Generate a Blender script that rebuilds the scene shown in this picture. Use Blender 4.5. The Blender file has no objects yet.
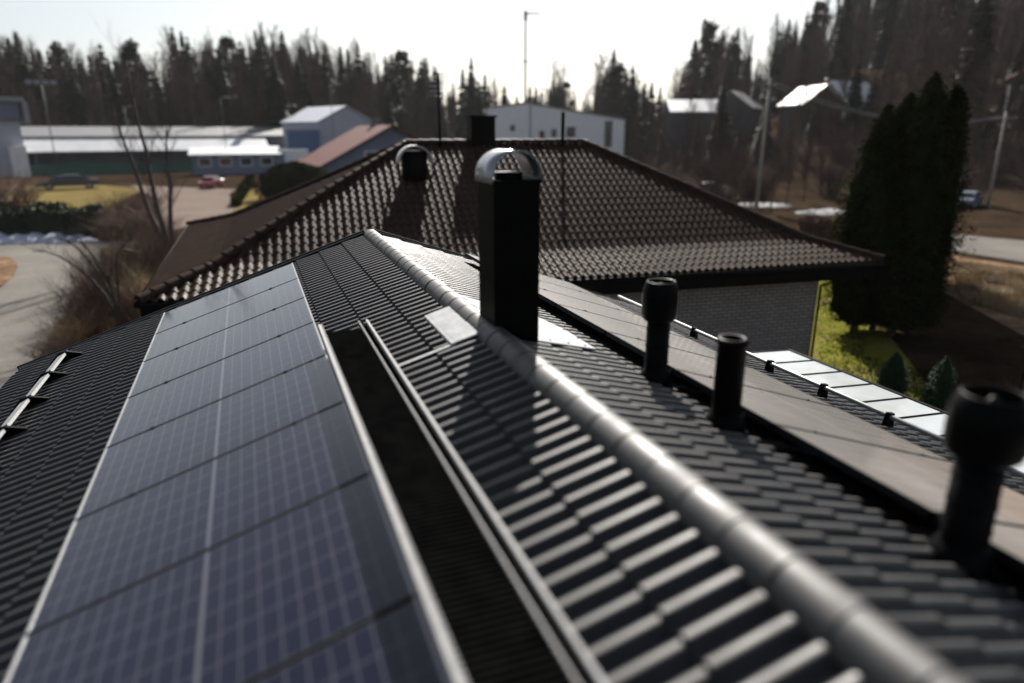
import bpy, math, random
from mathutils import Vector, Matrix
rad = math.radians
RND = random.Random(7)
C = bpy.context.scene.collection
sc = bpy.context.scene

# ------------------------------------------------------------------ camera numbers
F = 690.0
PITCH = math.atan((341.5-130)/F)
_u = Vector((243-512, 130-341.5, F)).normalized()
_d = Vector((0, math.cos(PITCH), math.sin(PITCH)))
_v = _u.cross(-_d).normalized()
if _v.x < 0: _v = -_v
RM = Matrix((_v, _u, -_d))                 # rows: world x, y, z in lens axes (right, down, forward)
CAM = Vector((-1.157*1.34, 0, 1.34))
GZ = -5.5                                  # level of the ground below the ridge
T = .333                                   # tangent of the roof pitch

def ray(px, py): return RM @ Vector((px-512, py-341.5, F))
def G(px, py, z=GZ):                       # point of a level plane seen at a pixel
    r = ray(px, py); s = (z-CAM.z)/r.z; return CAM + r*s
def D(px, dist, z=GZ):                     # point at a heading and a level distance
    r = ray(px, 130.0); f = RM @ Vector((0, 0, 1)); h = (r.x*f.x+r.y*f.y)/math.hypot(f.x, f.y)
    return Vector((CAM.x + r.x/h*dist, CAM.y + r.y/h*dist, z))
def H(py, dist):                           # height seen at image row py at that distance (along the heading)
    return CAM.z + dist*math.tan(math.atan((341.5-py)/F)-PITCH)

# ------------------------------------------------------------------ terrain
def sstep(a, b, x):
    t = min(1, max(0, (x-a)/(b-a))); return t*t*(3-2*t)
def ground_z(x, y):
    dx, dy = x-CAM.x, y
    dist = math.hypot(dx, dy)
    if dist < 60: return GZ
    az = math.degrees(math.atan2(dx, dy))
    h = sstep(75, 230, dist)*22*sstep(33, 46, az)
    h += sstep(150, 400, dist)*6
    h *= (1 if az < 110 and az > -70 else .3)
    h += (math.sin(x*.05)+math.sin(y*.06+1))*.25*sstep(60, 120, dist)
    return GZ + h

# ------------------------------------------------------------------ mesh builder
class MB:
    def __init__(s): s.v = []; s.f = []; s.sm = []
    def add(s, vs, fs, smooth=False):
        n = len(s.v); s.v.extend([tuple(p) for p in vs])
        s.f.extend([tuple(i+n for i in f) for f in fs]); s.sm.extend([smooth]*len(fs)); return s
    def box(s, c, size, rz=0.0, M=None):
        x, y, z = size[0]/2, size[1]/2, size[2]/2
        P = [Vector((i, j, k)) for k in (-z, z) for j in (-y, y) for i in (-x, x)]
        R = M if M is not None else Matrix.Rotation(rz, 3, 'Z')
        P = [R @ p + Vector(c) for p in P]
        return s.add(P, [(0,2,3,1), (4,5,7,6), (0,1,5,4), (2,6,7,3), (0,4,6,2), (1,3,7,5)])
    def beam(s, a, b, w, h, up=(0,0,1)):
        a, b = Vector(a), Vector(b); d = (b-a); L = d.length; d.normalize()
        up = Vector(up); sx = d.cross(up).normalized(); sz = sx.cross(d)
        M = Matrix((sx, d, sz)).transposed()
        return s.box((a+b)/2, (w, L, h), M=M)
    def tube(s, pts, rs, n=8, cap=True):
        pts = [Vector(p) for p in pts]
        if not hasattr(rs, '__len__'): rs = [rs]*len(pts)
        V = []; Fc = []
        ref = None
        for i, p in enumerate(pts):
            d = (pts[min(i+1, len(pts)-1)]-pts[max(i-1, 0)]).normalized()
            if ref is None:
                ref = Vector((1,0,0)) if abs(d.z) > .8 else Vector((0,0,1))
            a = (ref - d*ref.dot(d)).normalized(); b = d.cross(a)
            ref = a
            for k in range(n):
                t = 2*math.pi*k/n; V.append(p + (a*math.cos(t)+b*math.sin(t))*rs[i])
        for i in range(len(pts)-1):
            for k in range(n):
                k2 = (k+1) % n
                Fc.append((i*n+k, i*n+k2, (i+1)*n+k2, (i+1)*n+k))
        s.add(V, Fc, n > 4)
        if cap and n > 3:
            m = len(s.v)-len(V)
            s.f.append(tuple(m+k for k in reversed(range(n)))); s.sm.append(False)
            s.f.append(tuple(m+(len(pts)-1)*n+k for k in range(n))); s.sm.append(False)
        return s
    def lathe(s, c, prof, n=32):           # prof: (radius, z)
        V = []; Fc = []
        for r, z in prof:
            for k in range(n):
                t = 2*math.pi*k/n; V.append((c[0]+r*math.cos(t), c[1]+r*math.sin(t), c[2]+z))
        for i in range(len(prof)-1):
            for k in range(n):
                k2 = (k+1) % n; Fc.append((i*n+k, i*n+k2, (i+1)*n+k2, (i+1)*n+k))
        return s.add(V, Fc, True)
    def prism(s, poly, z0, z1):            # poly: (x,y) ccw
        n = len(poly)
        V = [(x, y, z0) for x, y in poly]+[(x, y, z1) for x, y in poly]
        return s.add(V, [tuple(reversed(range(n))), tuple(range(n, 2*n))]+[(k, (k+1) % n, n+(k+1) % n, n+k) for k in range(n)])
    def slab(s, quad, off):                # a polygon with thickness along vector off
        q = [Vector(p) for p in quad]; n = len(q); off = Vector(off)
        V = q+[p+off for p in q]
        return s.add(V, [tuple(reversed(range(n))), tuple(range(n, 2*n))]+[(k, (k+1) % n, n+(k+1) % n, n+k) for k in range(n)])

def mesh(name, mb, mat):
    me = bpy.data.meshes.new(name)
    me.from_pydata(mb.v, [], mb.f)
    me.polygons.foreach_set('use_smooth', mb.sm)
    me.materials.append(mat); me.update()
    return me
def tag(o, label=None, cat=None, group=None, kind=None):
    if label: o['label'] = label
    if cat: o['category'] = cat
    if group: o['group'] = group
    if kind: o['kind'] = kind
    return o
def thing(name, label, cat, loc=(0,0,0), rz=0.0, group=None):
    o = bpy.data.objects.new(name, None); C.objects.link(o)
    o.empty_display_size = .2
    o.location = loc; o.rotation_euler = (0, 0, rz)
    return tag(o, label, cat, group)
def root_of(o):
    while o.parent: o = o.parent
    return o
def part(name, mb, mat, parent, local=False, label=None):
    r = root_of(parent)
    if not local:
        M = Matrix.Rotation(-r.rotation_euler.z, 3, 'Z'); L = Vector(r.location)
        mb.v = [tuple(M @ (Vector(p)-L)) for p in mb.v]
    o = bpy.data.objects.new(name, mesh(name, mb, mat)); C.objects.link(o)
    o.parent = parent
    if label: o['label'] = label
    return o
def single(name, mb, mat, label=None, cat=None, group=None, kind=None, loc=None):
    if loc is not None:
        L = Vector(loc); mb.v = [tuple(Vector(p)-L) for p in mb.v]
    o = bpy.data.objects.new(name, mesh(name, mb, mat)); C.objects.link(o)
    if loc is not None: o.location = loc
    return tag(o, label, cat, group, kind)
def dup(root, loc=None, rz=None, label=None, scale=None):
    def cp(o, par):
        c = o.copy(); C.objects.link(c)
        if par: c.parent = par
        for ch in list(o.children): cp(ch, c)
        return c
    r = cp(root, None)
    if loc is not None: r.location = loc
    if rz is not None: r.rotation_euler = (0, 0, rz)
    if scale is not None: r.scale = scale
    if label: r['label'] = label
    return r

# ------------------------------------------------------------------ materials
def mat(name, col, rough=.6, metal=0.0, spec=.5, noise=None, bump=None, coat=0.0, vary=None):
    """noise=(scale, colour2, lo, hi)  bump=(scale, strength, distance)"""
    m = bpy.data.materials.new(name); m.use_nodes = True
    nt = m.node_tree; b = nt.nodes['Principled BSDF']
    b.inputs['Base Color'].default_value = (*col, 1)
    b.inputs['Roughness'].default_value = rough
    b.inputs['Metallic'].default_value = metal
    b.inputs['Specular IOR Level'].default_value = spec
    b.inputs['Coat Weight'].default_value = coat
    tc = nt.nodes.new('ShaderNodeTexCoord')
    if noise:
        n = nt.nodes.new('ShaderNodeTexNoise'); n.inputs['Scale'].default_value = noise[0]
        n.inputs['Detail'].default_value = 6; n.inputs['Roughness'].default_value = .65
        nt.links.new(tc.outputs['Object'], n.inputs['Vector'])
        r = nt.nodes.new('ShaderNodeValToRGB')
        r.color_ramp.elements[0].position = noise[2]; r.color_ramp.elements[1].position = noise[3]
        r.color_ramp.elements[0].color = (*col, 1); r.color_ramp.elements[1].color = (*noise[1], 1)
        nt.links.new(n.outputs['Fac'], r.inputs['Fac']); nt.links.new(r.outputs['Color'], b.inputs['Base Color'])
    if vary:                                # roughness variation
        n2 = nt.nodes.new('ShaderNodeTexNoise'); n2.inputs['Scale'].default_value = vary[0]; n2.inputs['Detail'].default_value = 5
        nt.links.new(tc.outputs['Object'], n2.inputs['Vector'])
        mr = nt.nodes.new('ShaderNodeMapRange'); mr.inputs['From Min'].default_value = .3; mr.inputs['From Max'].default_value = .7
        mr.inputs['To Min'].default_value = rough-vary[1]; mr.inputs['To Max'].default_value = rough+vary[1]
        nt.links.new(n2.outputs['Fac'], mr.inputs['Value']); nt.links.new(mr.outputs['Result'], b.inputs['Roughness'])
    if bump:
        n3 = nt.nodes.new('ShaderNodeTexNoise'); n3.inputs['Scale'].default_value = bump[0]; n3.inputs['Detail'].default_value = 4
        nt.links.new(tc.outputs['Object'], n3.inputs['Vector'])
        bp = nt.nodes.new('ShaderNodeBump'); bp.inputs['Strength'].default_value = bump[1]; bp.inputs['Distance'].default_value = bump[2]
        nt.links.new(n3.outputs['Fac'], bp.inputs['Height']); nt.links.new(bp.outputs['Normal'], b.inputs['Normal'])
    return m

M = {}
M['tile'] = mat('black_roof_tile', (.005,.005,.006), .52, noise=(9, (.018,.017,.016), .45, .8), vary=(5, .07), bump=(160, .25, .002), spec=.55)
M['ridge'] = mat('black_ridge_tile', (.028,.027,.026), .58, noise=(7, (.055,.053,.05), .4, .8), vary=(5, .1), bump=(220, .3, .001), spec=.7)
M['browntile'] = mat('brown_roof_tile', (.026,.017,.013), .42, noise=(1.6, (.046,.030,.023), .3, .75), vary=(6, .06), spec=.010)
M['trim'] = mat('black_trim', (.004,.0035,.0035), .7, noise=(5, (.007,.0065,.006), .4, .7), spec=.03)
M['black_metal'] = mat('black_painted_metal', (.002,.002,.002), .5, noise=(12, (.004,.004,.0035), .4, .7), bump=(60, .1, .002), spec=.05)
M['plastic'] = mat('black_plastic', (.002,.002,.0022), .45, vary=(20, .08), bump=(90, .15, .001), spec=.06)
M['cowl'] = mat('cowl_metal', (.28,.29,.31), .32, metal=.85, vary=(12, .08))
M['alu'] = mat('bare_aluminium', (.40,.40,.40), .45, metal=.5, noise=(25, (.32,.32,.31), .4, .7), vary=(30, .08))
M['galv'] = mat('galvanised_steel', (.28,.28,.28), .5, metal=.4, noise=(18, (.2,.2,.2), .4, .7), vary=(22, .1))
M['flash'] = mat('light_flashing', (.32,.33,.34), .65, noise=(7, (.22,.225,.23), .4, .75), bump=(7, .5, .02), spec=.25)
M['grate'] = mat('dark_grating', (.005,.005,.005), .7, noise=(9, (.010,.010,.0095), .4, .7), spec=0.0)
M['white'] = mat('white_paint', (.75,.75,.76), .55, noise=(1.5, (.6,.6,.6), .45, .8))
M['offwhite'] = mat('pale_wall', (.4,.42,.48), .7, noise=(.8, (.34,.36,.42), .4, .8))
M['whiteroof'] = mat('white_sheet_roof', (.5,.51,.53), .5, noise=(.5, (.38,.39,.41), .4, .8))
M['greywall'] = mat('grey_wall', (.14,.14,.155), .7, noise=(.6, (.10,.105,.12), .4, .8))
M['hillwall'] = mat('weathered_wall', (.06,.058,.06), .8, noise=(.6, (.09,.085,.085), .4, .8), spec=.1)
M['bluewall'] = mat('blue_panel', (.06,.11,.22), .6, noise=(.8, (.05,.09,.18), .4, .8))
M['bluegrey'] = mat('blue_grey_wall', (.14,.17,.24), .7, noise=(.8, (.11,.13,.19), .4, .8))
M['redroof'] = mat('red_roof', (.11,.03,.024), .75, noise=(1.5, (.08,.028,.022), .4, .8), spec=.15)
M['greyroof'] = mat('grey_roof', (.10,.10,.105), .5, noise=(.8, (.16,.16,.16), .4, .8))
M['window'] = mat('dark_window', (.02,.025,.03), .08, spec=.8)
M['green'] = mat('green_panel', (.015,.10,.07), .6, noise=(2, (.01,.07,.05), .4, .8))
M['soffit'] = mat('dark_soffit', (.008,.007,.007), .8, noise=(6, (.012,.011,.01), .4, .7), spec=.03)
M['bark'] = mat('dark_bark', (.035,.028,.024), .9, noise=(8, (.09,.075,.065), .4, .7), bump=(20, .6, .02))
M['birch'] = mat('birch_bark', (.05,.042,.038), .85, noise=(6, (.10,.09,.085), .5, .6))
M['twig'] = mat('brown_twig', (.07,.047,.038), .9, noise=(3, (.105,.072,.056), .4, .7), spec=.1)
M['redtwig'] = mat('russet_twig', (.095,.05,.03), .85, noise=(3, (.15,.085,.055), .4, .7))
M['palegrass'] = mat('straw_grass', (.26,.19,.10), .8, noise=(3, (.34,.26,.15), .4, .7))
M['needle'] = mat('spruce_needle', (.018,.028,.016), .8, noise=(1.2, (.035,.042,.026), .4, .75), spec=.2)
M['pineneedle'] = mat('pine_needle', (.028,.040,.022), .75, noise=(1.2, (.045,.055,.03), .4, .75))
M['thuja'] = mat('thuja_leaf', (.010,.014,.005), .9, noise=(2.2, (.024,.025,.009), .4, .8), spec=0.0)
M['boxleaf'] = mat('small_conifer_leaf', (.012,.026,.012), .8, noise=(4, (.025,.045,.02), .4, .8), spec=.1)
M['snow'] = mat('old_snow', (.42,.46,.56), .7, noise=(1.2, (.3,.31,.33), .45, .75), bump=(3, .6, .1))
M['dirtysnow'] = mat('dirty_snow', (.10,.095,.09), .8, noise=(1.6, (.34,.34,.35), .42, .6), bump=(5, .6, .1), spec=.05)
M['redcar'] = mat('red_car_paint', (.22,.02,.02), .3, coat=.6)
M['darkcar'] = mat('dark_car_paint', (.03,.032,.045), .3, coat=.6)
M['palecar'] = mat('silver_car_paint', (.4,.43,.48), .3, metal=.3, coat=.6)
M['bluecar'] = mat('blue_car_paint', (.04,.06,.12), .5, coat=.1)
M['rubber'] = mat('tyre_rubber', (.012,.012,.012), .8)
M['lampglass'] = mat('lamp_glass', (.2,.22,.24), .3)
M['grey_pole'] = mat('grey_pole', (.10,.10,.10), .6, noise=(2, (.14,.14,.13), .4, .7))
M['wood_pole'] = mat('weathered_pole', (.22,.20,.18), .8, noise=(3, (.3,.28,.25), .4, .7))
M['cable'] = mat('cable', (.25,.25,.26), .5, metal=.3)

def ground_mat(name, cols, scale, bumpd=.05, rough=.9, fine=18):
    m = bpy.data.materials.new(name); m.use_nodes = True
    nt = m.node_tree; b = nt.nodes['Principled BSDF']; b.inputs['Roughness'].default_value = rough
    b.inputs['Specular IOR Level'].default_value = 0.0
    tc = nt.nodes.new('ShaderNodeTexCoord')
    n = nt.nodes.new('ShaderNodeTexNoise'); n.inputs['Scale'].default_value = scale; n.inputs['Detail'].default_value = 8; n.inputs['Roughness'].default_value = .7
    nt.links.new(tc.outputs['Object'], n.inputs['Vector'])
    r = nt.nodes.new('ShaderNodeValToRGB'); el = r.color_ramp.elements
    el[0].position = .3; el[0].color = (*cols[0], 1); el[1].position = .7; el[1].color = (*cols[-1], 1)
    for i, c in enumerate(cols[1:-1]):
        e = el.new(.3+.4*(i+1)/(len(cols)-1)); e.color = (*c, 1)
    n2 = nt.nodes.new('ShaderNodeTexNoise'); n2.inputs['Scale'].default_value = fine; n2.inputs['Detail'].default_value = 5
    nt.links.new(tc.outputs['Object'], n2.inputs['Vector'])
    mx = nt.nodes.new('ShaderNodeMix'); mx.data_type = 'RGBA'; mx.blend_type = 'MULTIPLY'; mx.inputs[0].default_value = .7
    mr = nt.nodes.new('ShaderNodeMapRange'); mr.inputs['From Min'].default_value = .25; mr.inputs['From Max'].default_value = .75
    mr.inputs['To Min'].default_value = .45; mr.inputs['To Max'].default_value = 1.35
    nt.links.new(n2.outputs['Fac'], mr.inputs['Value'])
    nt.links.new(n.outputs['Fac'], r.inputs['Fac']); nt.links.new(r.outputs['Color'], mx.inputs[6]); nt.links.new(mr.outputs['Result'], mx.inputs[7])
    nt.links.new(mx.outputs[2], b.inputs['Base Color'])
    bp = nt.nodes.new('ShaderNodeBump'); bp.inputs['Strength'].default_value = .8; bp.inputs['Distance'].default_value = bumpd
    nt.links.new(n2.outputs['Fac'], bp.inputs['Height']); nt.links.new(bp.outputs['Normal'], b.inputs['Normal'])
    return m
M['ground'] = ground_mat('dry_ground', [(.016,.011,.008), (.028,.019,.013), (.045,.031,.02), (.024,.021,.013)], .12, .15, fine=3)
M['asphalt'] = ground_mat('worn_asphalt', [(.125,.116,.105), (.165,.155,.142), (.20,.188,.172)], .25, .01, .85, fine=25)
M['gravel'] = ground_mat('pink_gravel', [(.15,.12,.105), (.2,.16,.14)], .3, .03, .9, fine=6)
M['lawn'] = ground_mat('spring_lawn', [(.05,.035,.022), (.11,.11,.02), (.15,.155,.024), (.18,.155,.055), (.11,.075,.05)], .9, .05, .9, fine=11)
M['drylawn'] = ground_mat('dry_yellow_lawn', [(.13,.10,.04), (.18,.14,.06)], .3, .05, .9, fine=5)
M['soil'] = ground_mat('brown_soil', [(.09,.055,.036), (.17,.11,.07), (.28,.195,.13)], .7, .08, .95, fine=6)

def brick_mat():
    m = bpy.data.materials.new('pale_brick'); m.use_nodes = True
    nt = m.node_tree; b = nt.nodes['Principled BSDF']; b.inputs['Roughness'].default_value = .85
    tc = nt.nodes.new('ShaderNodeTexCoord')
    mp = nt.nodes.new('ShaderNodeMapping'); mp.inputs['Rotation'].default_value = (rad(90), 0, 0)
    nt.links.new(tc.outputs['Object'], mp.inputs['Vector'])
    k = nt.nodes.new('ShaderNodeTexBrick'); k.inputs['Scale'].default_value = 1
    k.inputs['Color1'].default_value = (.26,.235,.23,1); k.inputs['Color2'].default_value = (.20,.185,.18,1); k.inputs['Mortar'].default_value = (.05,.048,.048,1)
    k.inputs['Mortar Size'].default_value = .012; k.inputs['Brick Width'].default_value = .28; k.inputs['Row Height'].default_value = .10
    nt.links.new(mp.outputs['Vector'], k.inputs['Vector'])
    nt.links.new(k.outputs['Color'], b.inputs['Base Color'])
    bp = nt.nodes.new('ShaderNodeBump'); bp.inputs['Strength'].default_value = .5; bp.inputs['Distance'].default_value = .01; bp.invert = True
    nt.links.new(k.outputs['Fac'], bp.inputs['Height']); nt.links.new(bp.outputs['Normal'], b.inputs['Normal'])
    return m
M['brick'] = brick_mat()

def cell_mat(name, cellcol, linecol, dust_glare, glare=.12):
    """glass over cells; object x 0..1.65 down the slope, y 0..1 along the ridge"""
    m = bpy.data.materials.new(name); m.use_nodes = True
    nt = m.node_tree; b = nt.nodes['Principled BSDF']
    N = nt.nodes.new
    tc = N('ShaderNodeTexCoord'); sp = N('ShaderNodeSeparateXYZ'); nt.links.new(tc.outputs['Object'], sp.inputs[0])
    def mth(op, a, bb=None, c=None):
        n = N('ShaderNodeMath'); n.operation = op
        for i, q in enumerate((a, bb, c)):
            if q is None: continue
            if isinstance(q, (int, float)): n.inputs[i].default_value = q
            else: nt.links.new(q, n.inputs[i])
        return n.outputs[0]
    def lines(coord, period, off, w):
        t = mth('MULTIPLY', mth('SUBTRACT', coord, off), 1/period)
        f = mth('ABSOLUTE', mth('SUBTRACT', mth('FRACT', t), .5))
        return mth('GREATER_THAN', f, .5-w/period/2)
    X, Y = sp.outputs[0], sp.outputs[1]
    lx = lines(X, PW/20.6, PW*.5, .0045)
    ly = lines(Y, PH/6.12, PH*.5, .0045)
    mid = mth('LESS_THAN', mth('ABSOLUTE', mth('SUBTRACT', X, PW*.5)), .010)
    bus = mth('MULTIPLY', lines(Y, PH/6.12/5, PH*.5+.01, .0014), .35)
    fac = mth('MAXIMUM', mth('MAXIMUM', lx, ly), mth('MAXIMUM', mid, bus))
    mx = N('ShaderNodeMix'); mx.data_type = 'RGBA'
    mx.inputs[6].default_value = (*cellcol, 1); mx.inputs[7].default_value = (*linecol, 1)
    nt.links.new(fac, mx.inputs[0])
    # dusty film on the glass, with sun glare painted in on the right row
    nz = N('ShaderNodeTexNoise'); nz.inputs['Scale'].default_value = 2.2; nz.inputs['Detail'].default_value = 7; nz.inputs['Roughness'].default_value = .7
    nt.links.new(tc.outputs['Object'], nz.inputs['Vector'])
    mr = N('ShaderNodeMapRange'); mr.inputs['From Min'].default_value = .3; mr.inputs['From Max'].default_value = .75
    mr.inputs['To Min'].default_value = dust_glare*.6; mr.inputs['To Max'].default_value = dust_glare*1.4
    nt.links.new(nz.outputs['Fac'], mr.inputs['Value'])
    mx2 = N('ShaderNodeMix'); mx2.data_type = 'RGBA'; mx2.inputs[7].default_value = (.42,.38,.34,1)
    nt.links.new(mr.outputs['Result'], mx2.inputs[0]); nt.links.new(mx.outputs[2], mx2.inputs[6])
    nt.links.new(mx2.outputs[2], b.inputs['Base Color'])
    b.inputs['Roughness'].default_value = .5; b.inputs['Specular IOR Level'].default_value = glare
    b.inputs['Coat Weight'].default_value = 1; b.inputs['Coat Roughness'].default_value = .06; b.inputs['Coat IOR'].default_value = 1.46
    return m
PW, PH = 1.722, 1.037                       # panel down the slope, along the ridge
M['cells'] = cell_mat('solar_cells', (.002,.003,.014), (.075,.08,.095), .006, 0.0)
M['cells2'] = cell_mat('solar_cells_dust_glare', (.03,.025,.024), (.30,.28,.26), .32, 1.0)  # dusty glass, with the sun's glare painted into its pale tone
M['railpaint'] = mat('dull_rail_metal', (.27,.27,.27), .7, noise=(20, (.2,.2,.2), .4, .7), spec=.25)
M['frame_dark'] = mat('dark_panel_edge', (.006,.006,.007), .6, spec=.15)

def canopy_mat():
    m = mat('polycarbonate_sheet', (.42,.44,.45), .3, spec=.5, noise=(1.3, (.30,.33,.30), .45, .75), coat=.5)
    return m
M['poly'] = canopy_mat()

# ------------------------------------------------------------------ roof tile surfaces
def tile_slope(P0, eu, ev, W, rows, rowlen, zfun, pitch, amp, u0f, u1f, step=.022, seg=6, phase=0.0, skew=.0):
    """P0 eave corner; eu unit vector along the eave; ev unit level vector uphill; zfun(s) height over the eave."""
    mb = MB(); P0 = Vector(P0); eu = Vector(eu); ev = Vector(ev)
    nu = int(W/pitch*seg)+1
    us = [i*pitch/seg for i in range(nu)]
    if us[-1] < W: us.append(W)
    def prof(u):
        c = math.cos(2*math.pi*(u/pitch+phase)); return amp*(sstep(-.55, .55, c)*.93+.07*c)
    for r in range(rows):
        s0, s1 = r*rowlen, (r+1)*rowlen+.03
        a0, a1 = u0f(s0), u1f(s0); b0, b1 = u0f(s1), u1f(s1)
        if a1-a0 < .05: break
        jit = RND.uniform(-.0015, .0015)
        L = []
        cols = [u for u in us if u > a0 and u < a1]
        cols = [a0]+cols+[a1]
        for u in cols:
            ub = min(max(u, b0), b1)
            pl = P0+eu*u+ev*s0; ph = P0+eu*ub+ev*s1
            z0 = zfun(s0)+step+prof(u)+jit; z1 = zfun(s1)+.003+prof(ub)
            L.append((pl+Vector((0,0,z0)), ph+Vector((0,0,z1)), pl+Vector((0,0,z0-step-.012))+ev*.006))
        n = len(L); V = [p for t in L for p in t[:2]]
        mb.add(V, [(2*i, 2*i+2, 2*i+3, 2*i+1) for i in range(n-1)], True)
        V = [p for t in L for p in (t[0], t[2])]
        mb.add(V, [(2*i, 2*i+1, 2*i+3, 2*i+2) for i in range(n-1)], True)
    return mb

def ridge_caps(a, b, expo, w, h, drop, n=9, lip=.955, end=.975):
    """overlapping half round caps along the line a->b; the wide end of each looks towards a"""
    mb = MB(); a = Vector(a); b = Vector(b); d = b-a; L = d.length; d.normalize()
    sx = d.cross(Vector((0,0,1))).normalized(); up = sx.cross(d)
    k = 0; pos = 0.0
    while pos < L:
        e = min(pos+expo*1.08, L+expo*.1)
        j = RND.uniform(-.003, .003)
        def arc(t, q, lift, j_=j):
            c = a+d*t
            return [c + sx*(math.cos(math.pi*i/n)*w*q+j_) + up*(math.sin(math.pi*i/n)*h*q-drop+lift) for i in range(n+1)]
        bands = [(arc(pos, 1.0, 0), arc(e, end, -.002), True), (arc(pos-.001, lip, 0), arc(pos, 1.0, 0), False)]
        for A_, B_, smf in bands:
            mb.add(A_+B_, [(i, i+1, n+2+i, n+1+i) for i in range(n)], smf)
        pos += expo; k += 1
    return mb

# ================================================================== OUR HOUSE
house = thing('house', 'near house with black tiled gable roof carrying solar panels, vent pipes and chimney', 'house', (0, 3, GZ))
Y0, Y1 = -3.5, 9.98                         # near and far gable
RL = .315
XR = .102                                   # tiles start under the ridge caps
NR = 14
XE = XR+NR*RL                               # eave at 4.51
zt = lambda x: -.105-T*abs(x)
def uend(v): return lambda s: v
left = tile_slope((-XE, Y1, zt(XE)), (0,-1,0), (1,0,0), Y1-Y0, NR, RL, lambda s: T*s, .127, .043, uend(0), uend(Y1-Y0), step=.024, seg=8, phase=.18)
right = tile_slope((XE, Y0, zt(XE)), (0,1,0), (-1,0,0), Y1-Y0, NR, RL, lambda s: T*s, .127, .043, uend(0), uend(Y1-Y0), step=.024, seg=8, phase=.4)
roof_l = part('roof_slope', left, M['tile'], house)
roof_r = part('roof_slope', right, M['tile'], house)
part('ridge_cap', ridge_caps((0, .2, -.0), (0, Y1-.1, 0), .262, .114, .122, .122, n=18), M['ridge'], house)
# deck under the tiles, verge trims, fascias, gutter, walls
mb = MB()
for s in (-1, 1):
    mb.slab([(0, Y0+.05, -.16), (0, Y1-.05, -.16), (s*(XE-.04), Y1-.05, zt(XE)-.06), (s*(XE-.04), Y0+.05, zt(XE)-.06)], (0,0,-.05))
part('roof_deck', mb, M['soffit'], house)
for s in (-1, 1):
    for y in (Y1, Y0):
        mb = MB(); mb.beam((s*.06, y+.025, -.105), (s*(XE+.02), y+.025, zt(XE)-.02), .05, .17, up=(0,0,1)); part('verge_board', mb, M['trim'], house)
mb = MB()
for s in (-1, 1):
    mb.beam((s*.10, Y1+.02, -.055), (s*(XE+.02), Y1+.02, zt(XE)+.052), .075, .012)
part('verge_capping', mb, M['galv'], house)
for s in (-1, 1):
    mb = MB(); pts = []
    n = 7; V = []
    for y in (Y0, Y1):
        for i in range(n+1):
            th = math.pi*i/n
            V.append((s*(XE+.045)+math.cos(th)*.055, y, zt(XE)-.03-math.sin(th)*.055))
    mb.add(V, [(i, i+1, n+2+i, n+1+i) for i in range(n)], True)
    part('gutter', mb, M['black_metal'], house)
for s in (-1, 1):
    mb = MB(); mb.box((s*(XE-.03), (Y0+Y1)/2, zt(XE)-.13), (.03, Y1-Y0-.1, .16))
    part('fascia', mb, M['trim'], house)
mb = MB()
xw, yw0, yw1 = XE-.6, Y0+.5, Y1-.55
zw = zt(xw)-.13
mb.box((-xw, (yw0+yw1)/2, (GZ+zw)/2), (.2, yw1-yw0, zw-GZ)); mb.box((xw, (yw0+yw1)/2, (GZ+zw)/2), (.2, yw1-yw0, zw-GZ))
for y in (yw0, yw1):
    P = [(-xw+.1, y-.1, GZ), (xw-.1, y-.1, GZ), (xw-.1, y-.1, zw), (0, y-.1, -.26), (-xw+.1, y-.1, zw)]
    mb.slab([Vector(p) for p in P], (0,.2,0))
part('wall', mb, M['brick'], house)

# chimney
cx0, cx1, cy0, cy1 = -.005, .335, 4.5, 4.85
ccx, ccy = (cx0+cx1)/2, (cy0+cy1)/2
mb = MB(); mb.box((ccx, ccy, .375), (cx1-cx0, cy1-cy0, 1.25))
for z in (.30, .72):
    mb.box((ccx, ccy, z), (cx1-cx0+.008, cy1-cy0+.008, .012))
chim = part('chimney', mb, M['black_metal'], house, label='tall square black sheet metal chimney beside the ridge with an arched open cowl')
mb = MB(); mb.box((ccx, ccy, 1.003), (cx1-cx0+.03, cy1-cy0+.03, .022))
part('chimney_rim', mb, M['black_metal'], chim)
mb = MB()
n = 20; r0, r1 = .186, .176; zc = 1.03
V = []
for y in (cy0-.015, cy1+.015):
    for rr in (r0, r1):
        for i in range(n+1):
            th = math.pi*i/n; V.append((ccx+math.cos(th)*rr, y, zc+math.sin(th)*rr*.97))
m1 = n+1
Fc = []
for i in range(n):
    Fc += [(i, i+1, 2*m1+i+1, 2*m1+i), (m1+i+1, m1+i, 3*m1+i, 3*m1+i+1), (i+1, i, m1+i, m1+i+1), (2*m1+i, 2*m1+i+1, 3*m1+i+1, 3*m1+i)]
mb.add(V, Fc, True)
for s in (-1, 1):
    mb.box((ccx+s*.181, ccy, 1.018), (.008, cy1-cy0+.03, .05))
part('arched_cowl', mb, M['cowl'], chim)
mb = MB(); mb.tube([(ccx, ccy, .98), (ccx, ccy, 1.06)], .10, 20); mb.tube([(ccx-.09, cy0+.02, 1.015), (ccx-.07, cy0+.02, 1.04)], .012, 8)
part('flue', mb, M['black_metal'], chim)
mb = MB()
def plate(poly, e, sgn, th=.012):
    return [Vector((x, y, e-T*abs(x))) for x, y in poly]
mb.slab(plate([(-.268, 4.60), (-.06, 4.57), (-.06, 5.41), (-.268, 5.43)], -.045, -1), (0,0,.014))
mb.slab(plate([(-.300, 4.60), (-.268, 4.60), (-.268, 5.43), (-.300, 5.43)], -.062, -1), (.0,0,.03))
mb.slab(plate([(.10, 4.50), (.34, 4.50), (.62, 4.60), (.93, 4.72), (.93, 5.34), (.81, 5.68), (.10, 5.8)], -.045, 1), (0,0,.012))
for yf in (4.62, 5.40): mb.beam((-.27, yf, -.055+.012-T*.27), (-.09, yf, -.055+.012-T*.09), .012, .02)
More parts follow.
